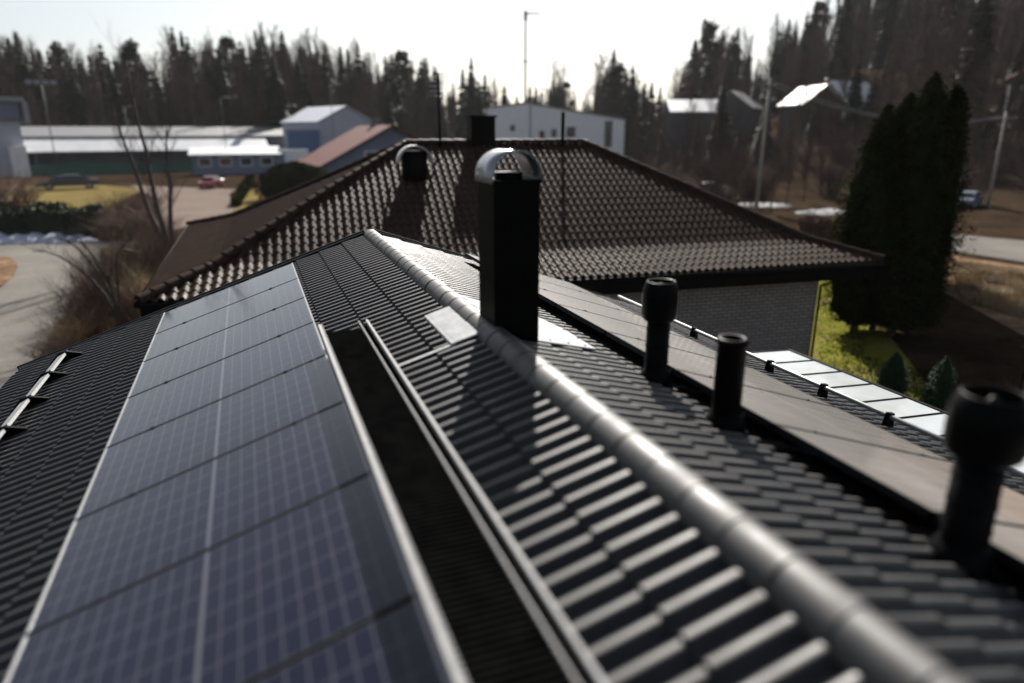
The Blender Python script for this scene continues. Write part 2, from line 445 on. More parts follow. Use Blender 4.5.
for q in ((.48,4.62),(.66,4.67),(.84,4.74),(.90,5.0),(.90,5.28)): mb.lathe((q[0], q[1], -.033-T*q[0]), [(.011,0),(.010,.007),(.0005,.009)], 8)
part('chimney_flashing', mb, M['flash'], chim, label='pale sheet metal flashing round the chimney foot')
# strip of metal lying on the tiles below the chimney
mb = MB(); mb.beam((-.29, 4.62, -.135-.012), (-.69, 4.64, -.272), .03, .008)
part('metal_strip', mb, M['alu'], house)

# vent pipes
def vent_pipe(x, y, label, kind):
    zb = zt(x)
    mb = MB()
    top = {'a': .18, 'b': .17, 'c': .19}[kind]
    rp = {'a': .083, 'b': .086, 'c': .092}[kind]
    if kind == 'b':
        prof = [(rp, zb), (rp, .125), (rp+.006, .13), (rp+.008, .155), (rp-.006, .170), (rp-.024, .166), (rp-.030, .15), (rp-.036, -.3)]
        mb.lathe((x, y, 0), prof, 36)
    else:
        prof = [(rp, zb), (rp, .12), (rp-.01, .12)]
        mb.lathe((x, y, 0), prof, 36)
        for k in range(3): mb.lathe((x, y, 0), [(rp+.0005, -.02-.12*k), (rp+.004, -.024-.12*k), (rp+.004, -.034-.12*k), (rp+.0005, -.038-.12*k)], 36)
    vp = part('vent_pipe', mb, M['plastic'], house, label=label)
    if kind != 'b':
        R = {'a': .128, 'c': .150}[kind]; zz = {'a': .04, 'c': .06}[kind]; hh = {'a': .285, 'c': .275}[kind]
        mb = MB()
        prof = [(rp, 0), (R*.80, .0), (R*.93, .02), (R*.93, .035), (R, .05), (R*1.0, hh*.62), (R*.97, hh*.78), (R*.86, hh*.93), (R*.80, hh*.985), (R*.77, hh), (R*.73, hh*.985), (R*.71, hh*.90), (R*.72, hh*.5), (.03, hh*.45)]
        mb.lathe((x, y, zz), prof, 40)
        part('vent_cowl', mb, M['plastic'], vp)
        mb = MB(); mb.lathe((x, y, zz+hh*.45), [(R*.36, 0), (R*.33, hh*.25), (R*.2, hh*.42), (.012, hh*.50), (0.0005, hh*.505)], 24)
        part('inner_cone', mb, M['plastic'], vp)
    # rubber collar at the foot, tilted with the roof
    mb = MB(); mb.lathe((0, 0, 0), [(rp*1.5, -.03), (rp*1.48, .02), (rp*1.36, .055), (rp*1.18, .09), (rp+.004, .115), (rp-.002, .118)], 36)
    A = Matrix.Rotation(math.atan(T)*.75, 3, 'Y')
    mb.v = [tuple(A @ Vector(p) + Vector((x, y, zb+.045))) for p in mb.v]
    part('pipe_collar', mb, M['plastic'], vp)
    return vp
vent_pipe(1.10, 4.10, 'black vent pipe with bulging cowl, the farthest of three, nearest the chimney', 'a')
vent_pipe(1.035, 3.20, 'plain straight black vent pipe without a cowl, the middle of the three', 'b')
vent_pipe(1.155, 1.735, 'large black vent pipe with wide open barrel cowl, the nearest of three', 'c')

# snow guards
def snow_guard(s, y0, y1, ys, e, tube, label):
    x = 3.87*s
    zr = -T*3.87+e
    mb = MB()
    if tube:
        mb.tube([(x, y0, zr), (x, y1, zr)], .023, 12)
    else:
        sl = Matrix.Rotation(-s*-math.atan(T), 3, 'Y')
        mb.box((x, (y0+y1)/2, zr), (.085, y1-y0, .03), M=Matrix.Rotation(rad(-28), 3, 'Y'))
    g = part('snow_guard', mb, M['alu'] if not tube else M['galv'], house, label=label)
    for y in ys:
        mb = MB()
        q = zt(3.87)
        mb.add([], [])
        qa, qb = (.16, .20) if not tube else (.05, .06)
        A = Vector((x+s*qa, y, zt(3.87+qa)+.045)); B = Vector((x-s*qb, y, zt(3.87-qb)+.05)); Ctop = Vector((x, y, zr+.03))
        mb.slab([A+Vector((0,-.02,0)), B+Vector((0,-.02,0)), B+Vector((0,-.02,.02)), Ctop+Vector((-s*.03,-.02,.012)), Ctop+Vector((s*.04,-.02,.0)), A+Vector((0,-.02,.03))], (0,.04,0))
        
        mb.box((x, y, zr+.004), (.11, .055, .045) if not tube else (.06, .04, .05), M=Matrix.Rotation(rad(-28 if not tube else 0), 3, 'Y'))
        part('bracket', mb, M['black_metal'], g)
    return g
snow_guard(-1, 1.2, 9.42, [9.34-.79*k for k in range(11)], .03, False, 'flat pale metal snow guard rail on black brackets along the left eave')
snow_guard(1, 0.6, 9.6, [7.51, 6.75, 6.02, 5.20, 4.38, 3.6, 2.8, 2.0, 1.2], .055, True, 'round galvanised snow guard rail along the right eave')

# walkway
yA, yB = .0, 5.66
zd = -.195
yB = 5.46
mb = MB()
yy = yA
while yy < yB-.01:
    mb.box((-.965, yy, zd-.010), (.30, .011, .022)); yy += .034
for k in range(5):
    mb.box((-1.105+.07*k, (yA+yB)/2, zd-.024), (.005, yB-yA, .008))
walk = part('roof_walkway', mb, M['grate'], house, label='dark serrated grating walkway bridging the left slope beside the solar panels')
mb = MB(); mb.box((-.965, (yA+yB)/2, zd-.042), (.30, yB-yA, .004)); part('grating_tray', mb, M['trim'], walk)
yB = 5.66
def flange(x, w, label, teeth_side, z=zd, h=.05):
    mb = MB()
    mb.box((x, (yA+yB)/2, z+.006), (w, yB-yA, .010))
    mb.box((x-(w/2-.004)*(-teeth_side)*-1, (yA+yB)/2, z-h/2), (.006, yB-yA, h))
    y = yA
    while y < yB:
        mb.box((x+teeth_side*(w/2+.004), y, z+.008), (.009, .014, .014)); y += .03
    return part('side_rail', mb, M['railpaint'], walk, label=label)
flange(-1.126, .026, 'broad pale side rail of the walkway', 1)
flange(-.806, .005, 'thin notched inner rail of the walkway', -1)
mb = MB()
mb.box((-.742, (yA+yB)/2, zd+.012), (.018, yB-yA, .01)); mb.box((-.742, (yA+yB)/2, zd-.03), (.005, yB-yA, .075))
mb2 = MB(); mb2.box((-.776, (yA+yB)/2, zd-.035), (.058, yB-yA, .006))
part('side_rail', mb, M['railpaint'], walk); part('rail_channel', mb2, M['grate'], walk)
y = yA+.4
k = 0
while y < yB:
    mb = MB(); mb.box((-.94, y, zd-.065), (.36, .04, .02))
    mb.beam((-1.09, y, zd-.07), (-1.07, y, zt(1.08)+.03), .035, .02, up=(0,1,0)); mb.beam((-.79, y, zd-.07), (-.80, y, zt(.8)+.03), .035, .02, up=(0,1,0))
    part('bracket', mb, M['black_metal'], walk); y += .86

# ------------------------------------------------------------------ solar panels
SL = math.atan(T)
def solar_panel(cells, label, group):
    t = thing('solar_panel', label, 'solar panel', (0,0,0), 0, group)
    g = MB(); g.box((PW/2, PH/2, 0), (PW-.02, PH-.012, .006)); 
    part('cell_glass', g, cells, t, local=True)
    f = MB()
    for yy_ in (.004, PH-.004): f.box((PW/2, yy_, -.014), (PW, .008, .036))
    f.box((PW/2, PH/2, -.022), (PW-.03, PH-.03, .008))
    part('long_frame', f, M['frame_dark'], t, local=True)
    for xx in (.007, PW-.007):
        e = MB(); e.box((xx, PH/2, -.0125), (.014, PH, .040)); part('end_frame', e, M['alu'] if cells == M['cells'] else M['frame_dark'], t, local=True)
    for xx in (PW*.2, PW*.8):
        c = MB(); c.box((xx, PH+.010, .001), (.05, .018, .016)); c.tube([(xx, PH+.01, .008), (xx, PH+.01, .016)], .007, 6); part('clamp', c, M['frame_dark'], t, local=True)
    return t
ORD = ['first', 'second', 'third', 'fourth', 'fifth', 'sixth', 'seventh', 'eighth', 'ninth', 'tenth']
def place_panel(o, x, y, z, side):
    o.location = (x, y, z)
    # local x runs down the slope
    if side < 0:
        o.rotation_euler = (0, -SL, math.pi)      # set below by matrix
    ex = Vector((side*math.cos(SL), 0, -math.sin(SL))); ey = Vector((0, 1, 0)); ez = ex.cross(ey)
    if ez.z < 0: ey = -ey; ez = ex.cross(ey)
    m3 = Matrix((ex, ey, ez)).transposed(); o.rotation_euler = m3.to_euler()
base = solar_panel(M['cells'], 'x', 'solar panels on the left slope')
for i in range(9):
    o = base if i == 0 else dup(base)
    y1_ = 9.62-1.057*i
    place_panel(o, -1.108, y1_, -T*1.108, -1)
    place_panel(o, -1.108, y1_, -T*1.108, -1)
    o['label'] = '%s solar panel from the far gable in the blue row on the left slope' % ORD[i]
    if i == 0: o['label'] = 'farthest pale blue solar panel at the gable end of the left slope row'
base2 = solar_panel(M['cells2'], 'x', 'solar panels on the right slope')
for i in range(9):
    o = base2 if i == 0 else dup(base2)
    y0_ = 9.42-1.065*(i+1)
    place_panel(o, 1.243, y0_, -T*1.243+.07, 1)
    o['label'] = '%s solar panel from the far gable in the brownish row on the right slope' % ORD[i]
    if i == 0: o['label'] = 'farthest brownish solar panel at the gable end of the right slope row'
for side, x0, e, ya, yb, mt in ((-1, 1.108, 0, .15, 9.6, 'alu'), (1, 1.243, .07, -.1, 9.35, 'frame_dark')):
    for k, fr in enumerate((.22, .78)):
        xx = x0+PW*math.cos(SL)*fr
        mb = MB(); mb.beam((side*xx, ya, -T*xx+e-.052), (side*xx, yb, -T*xx+e-.052), .04, .03)
        part('mounting_rail', mb, M['frame_dark'], house)
# ------------------------------------------------------------------ canopy beside the right wall
can = thing('patio_canopy', 'low patio canopy with a row of pale polycarbonate panes beyond the right eave', 'canopy', (5.6, 5, GZ))
ysc = [8.70-.573*k for k in range(15)]
def cz(x): return -2.06-(x-4.1)*.055
pi_ = None
for k in range(len(ysc)-1):
    mb = MB(); y1_, y0_ = ysc[k]-.012, ysc[k+1]+.012
    mb.slab([(4.15, y0_, cz(4.15)), (6.62, y0_, cz(6.62)), (6.62, y1_, cz(6.62)), (4.15, y1_, cz(4.15))], (0,0,.012))
    part('roof_pane', mb, M['poly'], can)
for k, y in enumerate(ysc):
    mb = MB(); mb.beam((4.12, y, cz(4.12)+.0), (6.66, y, cz(6.66)+.0), .022, .05); part('glazing_bar', mb, M['black_metal'], can)
mb = MB(); mb.beam((6.66, ysc[-1]-.03, cz(6.66)-.01), (6.66, ysc[0]+.03, cz(6.66)-.01), .05, .07); part('edge_beam', mb, M['black_metal'], can)
for y in (ysc[0]-.1, ysc[5], ysc[10], ysc[-1]+.1):
    mb = MB(); mb.box((6.6, y, (GZ+cz(6.6)-.04)/2), (.09, .09, cz(6.6)-.04-GZ)); part('post', mb, M['black_metal'], can)

# ================================================================== NEIGHBOUR HOUSE
PHI = rad(-5.5)
NO = Vector((-4.02, 16.24, -2.2))          # near left eave corner
nb = thing('bungalow', 'brick bungalow with brown tiled hip roof behind the near roof', 'house', (NO.x, NO.y, GZ), PHI)
ex = Vector((math.cos(PHI), math.sin(PHI), 0)); ey = Vector((-math.sin(PHI), math.cos(PHI), 0))
NW, NS = 19.1, 6.6                        # eave length, run to the ridge
def N(u, s, z): return NO+ex*u+ey*s+Vector((0,0,z))
TN1, KK = .30, 1.45                        # flatter foot of the slope
ZR = .47*NS
TN2 = (ZR-TN1*KK)/(NS-KK)
def nz(s): return TN1*s if s < KK else TN1*KK+TN2*(s-KK)
RN = .3
rowsn = int(NS/RN)
RN = NS/rowsn
def flare(mb):
    """the left end of the house runs slightly outwards towards the back"""
    out = []
    for p in mb.v:
        w_ = Vector(p)-NO; u_, s_ = w_.dot(ex), w_.dot(ey)
        k = max(0, min(1, 1-u_/NS))*max(0, s_)/(2*NS)*1.14
        out.append(tuple(Vector(p)-ex*k))
    mb.v = out; return mb
pn = .215
part('roof_slope', tile_slope(N(0,0,0), ex, ey, NW, rowsn, RN, nz, pn, .055, lambda s: s, lambda s: NW-s, step=.03, seg=6), M['browntile'], nb)
part('roof_slope', flare(tile_slope(N(NW,2*NS,0), -ex, -ey, NW, rowsn, RN, nz, pn*2, .05, lambda s: s, lambda s: NW-s, step=.03, seg=3)), M['browntile'], nb)
part('hip_slope', flare(tile_slope(N(0,2*NS,0), -ey, ex, 2*NS, rowsn, RN, nz, pn, .035, lambda s: s, lambda s: 2*NS-s, step=.03, seg=6)), M['browntile'], nb)
part('hip_slope', tile_slope(N(NW,0,0), ey, -ex, 2*NS, rowsn, RN, nz, pn, .05, lambda s: s, lambda s: 2*NS-s, step=.03, seg=4), M['browntile'], nb)
for (ua, sa, ds, us_) in ((0, 0, 1, 1), (NW, 0, 1, -1), (0, 2*NS, -1, 1), (NW, 2*NS, -1, -1)):
    a_ = N(ua, sa, .075); b_ = N(ua+us_*KK, sa+ds*KK, nz(KK)+.075); c_ = N(ua+us_*NS, sa+ds*NS, ZR+.075)
    mb = ridge_caps(a_, b_, .38, .14, .14, .03, n=8, lip=.7, end=.8)
    m2 = ridge_caps(b_, c_, .38, .14, .14, .03, n=8, lip=.7, end=.8); mb.add(m2.v, m2.f, True)
    part('hip_cap', flare(mb), M['browntile'], nb)
part('ridge_cap', ridge_caps(N(NS, NS, ZR+.07), N(NW-NS, NS, ZR+.07), .38, .14, .14, .03, n=8, lip=.7, end=.8), M['browntile'], nb)
# soffit box, fascia, gutter
mb = MB()
def Q(u, s, z): return N(u, s, z)
zs = -.46
ring = [(0.02,0.02), (NW-.02,0.02), (NW-.02,2*NS-.02), (0.02,2*NS-.02)]
mb.slab([Q(u, s, zs) for u, s in ring], (0,0,.04))
part('soffit', flare(mb), M['soffit'], nb)
mb = MB()
for (u0, s0, u1, s1) in ((0,.03,NW,.03), (0,2*NS-.03,NW,2*NS-.03), (.03,0,.03,2*NS), (NW-.03,0,NW-.03,2*NS)):
    mb.beam(Q(u0, s0, -.235), Q(u1, s1, -.235), .03, .47)
part('fascia', flare(mb), M['trim'], nb)
mb = MB()
for (u0, s0, u1, s1) in ((0,-.06,NW,-.06), (-.06,0,-.06,2*NS), (NW+.06,0,NW+.06,2*NS)):
    mb.tube([Q(u0, s0, -.06), Q(u1, s1, -.06)], .055, 8)
part('gutter', flare(mb), M['black_metal'], nb)
OV = 1.05
mb = MB()
wz0 = GZ-NO.z; wz1 = zs
u0w, u1w, s0w, s1w = .95, NW-1.5, .75, 2*NS-.75
for (ua, sa, ub, sb) in ((u0w, s0w, u1w, s0w), (u0w, s1w, u1w, s1w)):
    mb.beam(Q(ua, sa, (wz0+wz1)/2), Q(ub, sb, (wz0+wz1)/2), .2, wz1-wz0)
for (ua, sa, ub, sb) in ((u0w+.1, s0w+.1, u0w+.1, s1w-.1), (u1w-.1, s0w+.1, u1w-.1, s1w-.1)):
    mb.beam(Q(ua, sa, (wz0+wz1)/2), Q(ub, sb, (wz0+wz1)/2), .2, wz1-wz0)
part('wall', mb, M['brick'], nb)
mb = MB(); mb.beam(Q(u0w-.01, s0w-.12, wz0+.15), Q(u1w+.02, s0w-.12, wz0+.15), .05, .3); part('plinth', mb, M['greywall'], nb)
# downpipe with a slanted arm at the right corner
mb = MB(); mb.tube([Q(NW-.15, -.06, -.1), Q(NW-.2, .1, -.25), Q(u1w+.03, s0w-.16, -.75), Q(u1w+.03, s0w-.16, wz0+.1)], .04, 10)
part('downpipe', mb, M['black_metal'], nb)
# dark door opening and windows in the near wall
def wall_window(u, w, z0, z1, name='window'):
    mb = MB(); mb.beam(Q(u, s0w-.105, (z0+z1)/2), Q(u+w, s0w-.105, (z0+z1)/2), .03, z1-z0); o = part(name, mb, M['window'], nb)
    mb = MB()
    for (ua, ub, za, zb_) in ((u-.05, u+.0, z0-.05, z1+.05), (u+w, u+w+.05, z0-.05, z1+.05)):
        mb.beam(Q(ua, s0w-.12, (za+zb_)/2), Q(ub, s0w-.12, (za+zb_)/2), .06, zb_-za)
    for zz in (z0-.025, z1+.025): mb.beam(Q(u, s0w-.12, zz), Q(u+w, s0w-.12, zz), .06, .05)
    part('window_frame', mb, M['white'], o)
wall_window(9.4, 1.6, wz0+.95, wz1-.25); wall_window(12.1, .95, wz0+.1, wz1-.25, 'door'); wall_window(3.0, 1.8, wz0+.95, wz1-.25)
# chimney, cowl, masts, roof hooks
def on_roof(px, py):
    """hit of a pixel ray with the neighbour's near slope"""
    r = ray(px, py)
    s = 0.0; best = None
    for k in range(4000):
        t_ = 10/F+(k*.01)/F; p = CAM+r*t_
        w = p-NO; ss = w.dot(ey)
        if 0 <= ss <= NS and w.z <= nz(ss): return w.dot(ex), ss
    return None
uc = (D(486, 22.5)-NO).dot(ex)
uC, sC = uc, NS
mb = MB(); mb.box(Q(uC, sC+.1, ZR+.25), (.78, .6, 1.15), rz=PHI)
ch2 = part('chimney', mb, M['black_metal'], nb, label='square black chimney on the ridge of the bungalow')
mb = MB(); mb.box(Q(uC, sC+.1, ZR+.85), (.88, .70, .06), rz=PHI); part('chimney_cap', mb, M['black_metal'], ch2)
# hooded vent on the near slope, left part
uV, sV = (D(414, 20.6)-NO).dot(ex), 4.9
mb = MB()
zv = nz(sV)
mb.tube([Q(uV, sV, zv-.1), Q(uV, sV, zv+.74)], .38, 24)
hv = part('roof_vent', mb, M['black_metal'], nb, label='stout black roof vent under a shiny arched hood')
mb = MB(); V = []
for y_ in (-.36, .36):
    for rr in (.50, .46):
        for i in range(17):
            th = math.pi*i/16; V.append(Q(uV+math.cos(th)*rr, sV+y_, zv+.40+math.sin(th)*rr))
Fc = []
for i in range(16):
    Fc += [(i, i+1, 34+i+1, 34+i), (17+i+1, 17+i, 51+i, 51+i+1), (i+1, i, 17+i, 17+i+1), (34+i, 34+i+1, 51+i+1, 51+i)]
mb.add(V, Fc, True); part('vent_hood', mb, M['alu'], hv)
for px, top, rr, nm, lb in ((441, 2.1, .035, 'antenna_mast', 'thin aerial mast on the bungalow ridge'), (577, 1.0, .06, 'vent_stack', 'short thin pipe on the bungalow ridge')):
    uM = (D(px, 22.3)-NO).dot(ex)
    mb = MB(); mb.tube([Q(uM, NS-.15, ZR-.1), Q(uM, NS-.15, ZR+top)], rr, 8)
    o = part(nm, mb, M['black_metal'], nb, label=lb)
    if px == 441:
        for k in range(5):
            mb = MB(); mb.tube([Q(uM-.35+.03*k, NS-.15+.0, ZR+top-.1-.14*k), Q(uM+.35-.03*k, NS-.15, ZR+top-.1-.14*k)], .008, 5); part('antenna_rod', mb, M['galv'], o)
mb = MB()
for k in range(8):
    s_ = 3.0+k*1.15
    if s_ < 2*NS-1:
        mb.box(Q(2.05, s_, nz(2.05)+.09), (.06, .09, .05), rz=PHI)
part('snow_hook', mb, M['galv'], nb)

# ================================================================== GROUND
mb = MB()
nr, na = 60, 96
ringr = [0, 8, 16, 25, 35, 45, 55, 65]+[65+10*k for k in range(1, 36)]+[450, 500, 600, 800, 1200, 2000, 3500]
V = [(CAM.x, 0, GZ)]
for r_ in ringr[1:]:
    for k in range(na):
        t_ = 2*math.pi*k/na; x, y = CAM.x+r_*math.sin(t_), r_*math.cos(t_)
        V.append((x, y, ground_z(x, y)))
Fc = [(0, 1+k, 1+(k+1) % na) for k in range(na)]
for i in range(len(ringr)-2):
    for k in range(na):
        a_ = 1+i*na+k; b_ = 1+i*na+(k+1) % na; Fc.append((a_, a_+na, b_+na, b_))
mb.add(V, [tuple(reversed(f)) for f in Fc], True)
single('ground', mb, M['ground'], kind='structure')
def sheet(name, pix, m, lift=.004, world=None, kind='structure'):
    pts = [G(*q) for q in pix] if pix else [Vector((*w, GZ)) for w in world]
    if pix:
        pts = [Vector((p.x, p.y, GZ)) for p in pts]
    cen = sum(pts, Vector())/len(pts)
    V = [p+Vector((0,0,lift)) for p in pts]
    mb = MB().add(V, [tuple(range(len(V)))])
    nrm = (V[1]-V[0]).cross(V[2]-V[1])
    area = sum(V[i].x*V[(i+1) % len(V)].y-V[(i+1) % len(V)].x*V[i].y for i in range(len(V)))
    if area < 0: mb.f = [tuple(reversed(mb.f[0]))]
    return single(name, mb, m, kind=kind)
sheet('road', [(-260,247), (60,243), (140,240), (142,250), (108,272), (92,300), (66,322), (48,348), (22,372), (-6,398), (-60,450), (-330,520), (-500,420)], M['asphalt'])
isl = [(-120,258), (-40,256), (10,259), (18,266), (14,276), (2,287), (-30,300), (-140,310)]
pts = [G(*q) for q in isl]
mb = MB().prism([(p.x, p.y) for p in reversed(pts)], GZ-.1, GZ+.12)
single('grass_island', mb, M['soil'], kind='structure')
sheet('lawn', [(-160,211), (100,211), (145,189), (90,184), (30,186), (-160,187)], M['drylawn'], .008)
sheet('yard', [(150,236), (230,215), (262,180), (150,180), (130,186), (160,200)], M['gravel'], .010)
sheet('path', [(234,212), (262,212), (274,176), (258,176)], M['drylawn'], .014)
# right side
sheet('garden_lawn', [(700,640), (770,470), (760,330), (822,262), (838,256), (875,275), (885,330), (955,420), (1100,520), (1150,650)], M['lawn'], .006)
sheet('country_road', [(905,229), (955,234.5), (1060,244), (1400,285), (1400,330), (1050,266), (952,251), (905,245)], M['asphalt'], .012)
sheet('field', [(905,252), (955,256), (1060,272), (1400,335), (1400,480), (1040,345), (900,268)], M['soil'], .008)
sheet('far_path', [(655,167), (690,171), (702,176), (702,180), (680,180), (650,174)], M['drylawn'], .012)
sheet('meadow', [(735,186), (850,186), (850,195), (738,194)], M['drylawn'], .012)

# snow
def blob_strip(name, a, b, wid, hgt, m, label=None, cat=None, kind=None, seg=40, seed=1, z0=GZ):
    r = random.Random(seed); mb = MB(); a = Vector(a); b = Vector(b); d = (b-a); L = d.length; d.normalize(); n_ = Vector((-d.y, d.x, 0))
    V = []; cs = 9
    for i in range(seg+1):
        t_ = i/seg; c = a+d*L*t_; k = (1-abs(2*t_-1)**6)
        hh = hgt*(.55+.45*math.sin(i*1.3+seed)*.5+r.random()*.45)*k+.02; ww = wid*(.8+.3*r.random())*max(k, .1)
        for j in range(cs+1):
            q = j/cs*2-1
            V.append(c+n_*(q*ww/2)+Vector((0,0,z0-GZ+ (1-abs(q)**2.2)*hh*(.8+.4*r.random())-.02*(abs(q) == 1))))
    Fc = [(i*(cs+1)+j, (i+1)*(cs+1)+j, (i+1)*(cs+1)+j+1, i*(cs+1)+j+1) for i in range(seg) for j in range(cs)]
    mb.add(V, Fc, True)
    return single(name, mb, m, label, cat, kind=kind)
blob_strip('snow_bank', G(-60, 241), G(98, 241), 2.4, .42, M['snow'], 'bluish leftover snow bank along the far edge of the road', 'snow bank')
k_ = 0
for (pa, pb, w_, lb) in (((736,205), (792,206), 3.0, 'low patch of old snow left of the pale utility pole on the far plot'), ((798,214), (850,211), 3.0, 'old snow patch beside the red hedge')):
    blob_strip('snow_patch', G(*pa), G(*pb), w_, .22, M['dirtysnow'], lb, 'snow', seed=3+k_); k_ += 1

# ================================================================== VEGETATION
def spruce_mesh(seed, levels=38, nb_=11, wid=.19, low=.03):
    r = random.Random(seed); mb = MB()
    for i in range(levels):
        t_ = i/levels; z = low+(1-low)*t_+r.uniform(-.008, .008)
        L = wid*(1-t_)**.85*(r.uniform(.75, 1.15))+.008
        a0 = r.random()*6.28
        for k in range(nb_):
            a_ = a0+6.283*k/nb_+r.uniform(-.25, .25); l = L*r.uniform(.6, 1.15); w_ = l*.26+.006
            c, s_ = math.cos(a_), math.sin(a_)
            dz = -l*r.uniform(.25, .55)
            p0 = (0, 0, z); pm1 = (c*l*.55-s_*w_, s_*l*.55+c*w_, z+dz*.45-.004); pm2 = (c*l*.55+s_*w_, s_*l*.55-c*w_, z+dz*.45-.004); pe = (c*l, s_*l, z+dz)
            pb = (c*l*.5, s_*l*.5, z+dz*.4-.028)
            mb.add([p0, pm1, pe, pm2, pb], [(0,1,2,3), (1,4,2), (3,2,4)])
    mb.tube([(0,0,.93), (0,0,1.0)], [.004, .0005], 4)
    return mb
def pine_mesh(seed):
    r = random.Random(seed); mb = MB()
    for k in range(44):
        t_ = r.random(); z = .40+.57*t_; R = .12*math.sin(math.pi*(.18+.78*t_))*r.uniform(.4, 1.1); a_ = r.random()*6.28
        cx_, cy_ = math.cos(a_)*R, math.sin(a_)*R; q = r.uniform(.025, .05)
        for j in range(26):
            d = Vector((r.gauss(0,1), r.gauss(0,1), r.gauss(0,.6))).normalized()*q*r.uniform(.5, 1.1)
            p = Vector((cx_, cy_, z))+d; e1 = Vector((r.uniform(-1,1), r.uniform(-1,1), r.uniform(-.5,.5))).normalized()*.016; e2 = e1.cross(Vector((r.uniform(-1,1), r.uniform(-1,1), 1)).normalized())*.8
            mb.add([p-e1-e2, p+e1-e2, p+e1+e2, p-e1+e2], [(0,1,2,3)])
    return mb
def branchy(mb, p, d, L, rr, depth, r, spread=.5, up=.15, nsub=4, sides=3):
    pts = [p]; q = p.copy(); dd = d.copy(); n = 4
    for i in range(n):
        dd = (dd+Vector((r.uniform(-1,1), r.uniform(-1,1), r.uniform(-.6,.9)))*.13+Vector((0,0,up*.3))).normalized()
        q = q+dd*L/n; pts.append(q)
    mb.tube(pts, [rr*(1-.8*i/n) for i in range(n+1)], sides, cap=False)
    if depth > 0:
        for k in range(nsub):
            t_ = r.uniform(.25, 1.0); i = min(int(t_*n), n-1)
            b = pts[i].lerp(pts[i+1], t_*n-i)
            side = Vector((r.uniform(-1,1), r.uniform(-1,1), r.uniform(-.2,.5)))
            nd = (dd*(1-spread)+side.normalized()*spread+Vector((0,0,up))).normalized()
            branchy(mb, b, nd, L*r.uniform(.45,.7), rr*.45*(1-.5*t_)+.0002, depth-1, r, spread, up, nsub, 3)
def bare_mesh(seed, thick=1.0):
    r = random.Random(seed); mb = MB()
    for k in range(34):
        z = .16+.78*(k/34)+r.uniform(-.01,.01); a_ = r.random()*6.28; l = .24*(1-(z-.2)*.85)*r.uniform(.7,1.1)
        d = Vector((math.cos(a_)*.6, math.sin(a_)*.6, .8)).normalized()
        branchy(mb, Vector((0,0,z)), d, l, .0046*thick, 2, r, .5, .2, 5)
    return mb
def trunk_mesh(h1=1.0, r0=.012, sides=7, seed=0):
    r = random.Random(seed); mb = MB()
    pts = [(r.uniform(-.004,.004)*i, r.uniform(-.004,.004)*i, -.03+h1*1.03*i/6) for i in range(7)]
    return mb.tube(pts, [r0*(1.25 if i == 0 else 1)*(1-.88*i/6) for i in range(7)], sides)
TREES = {'spruce': [], 'pine': [], 'bare': []}
_hold = []
def tree_pair(kind, seed):
    if kind == 'spruce': return (mesh('crown', spruce_mesh(seed), M['needle']), mesh('trunk', trunk_mesh(.95, .011, 6, seed), M['bark']))
    if kind == 'pine': return (mesh('crown', pine_mesh(seed), M['pineneedle']), mesh('trunk', trunk_mesh(.92, .011, 6, seed), M['bark']))
    return (mesh('crown', bare_mesh(seed), M['twig']), mesh('trunk', trunk_mesh(.97, .0085, 6, seed), M['birch']))
for kd, n in (('spruce', 5), ('pine', 3), ('bare', 5)):
    for i in range(n): TREES[kd].append(tree_pair(kd, 11+i*7+len(kd)))
NAMES = {'spruce': ('spruce_tree', 'tree'), 'pine': ('pine_tree', 'tree'), 'bare': ('bare_tree', 'tree')}
def plant_tree(kind, p, h, label, group=None, wide=1.0, r=RND):
    cm, tm = r.choice(TREES[kind])
    t = thing(NAMES[kind][0], label, 'tree', p, r.random()*6.28, group)
    t.scale = (h*wide, h*wide, h)
    for nm, me in (('crown', cm), ('trunk', tm)):
        o = bpy.data.objects.new(nm, me); C.objects.link(o); o.parent = t
    return t
def interp(tab, x):
    for (x0, y0), (x1, y1) in zip(tab, tab[1:]):
        if x0 <= x <= x1: return y0+(y1-y0)*(x-x0)/(x1-x0)
    return tab[0][1] if x < tab[0][0] else tab[-1][1]
SIL = [(-200,40),(0,36),(20,38),(40,34),(60,46),(80,50),(110,46),(128,55),(140,42),(150,60),(166,58),(176,36),(192,30),(206,42),(225,38),(240,30),(255,38),(270,28),(290,36),(305,42),(318,34),(335,50),(350,42),(362,40),(378,56),(390,50),(405,52),(420,60),(432,52),(445,84),(462,80),(472,60),(482,76),(498,80),(512,96),(528,84),(545,78),(556,62),(566,84),(580,100),(590,92),(600,56),(612,52),(624,66),(634,68),(650,92),(668,90),(684,50),(694,28),(712,22),(726,40),(735,26),(748,46),(758,58),(768,18),(776,12),(790,20),(806,4),(820,-8),(860,-30),(900,-45),(1000,-60),(1250,-70)]
rf = random.Random(5)
groups = {'spruce': 'spruces of the wood on the horizon', 'pine': 'pines of the wood on the horizon', 'bare': 'leafless birches of the wood on the horizon'}
lab = {('spruce', 0): 'dark spruce in the wood behind the long white warehouse', ('pine', 0): 'tall pine in the wood behind the long white warehouse', ('bare', 0): 'leafless brown birch in the wood behind the long white warehouse',
       ('spruce', 1): 'dark spruce in the wood beyond the bungalow roof and the pale blue hall', ('pine', 1): 'pine in the wood beyond the bungalow roof and the pale blue hall', ('bare', 1): 'leafless birch in the wood beyond the bungalow roof and the pale blue hall',
       ('spruce', 2): 'dark spruce on the wooded hillside at the right', ('pine', 2): 'pine on the wooded hillside at the right', ('bare', 2): 'leafless reddish birch on the wooded hillside at the right'}
regname = ['behind the warehouse', 'beyond the bungalow', 'on the right hillside']
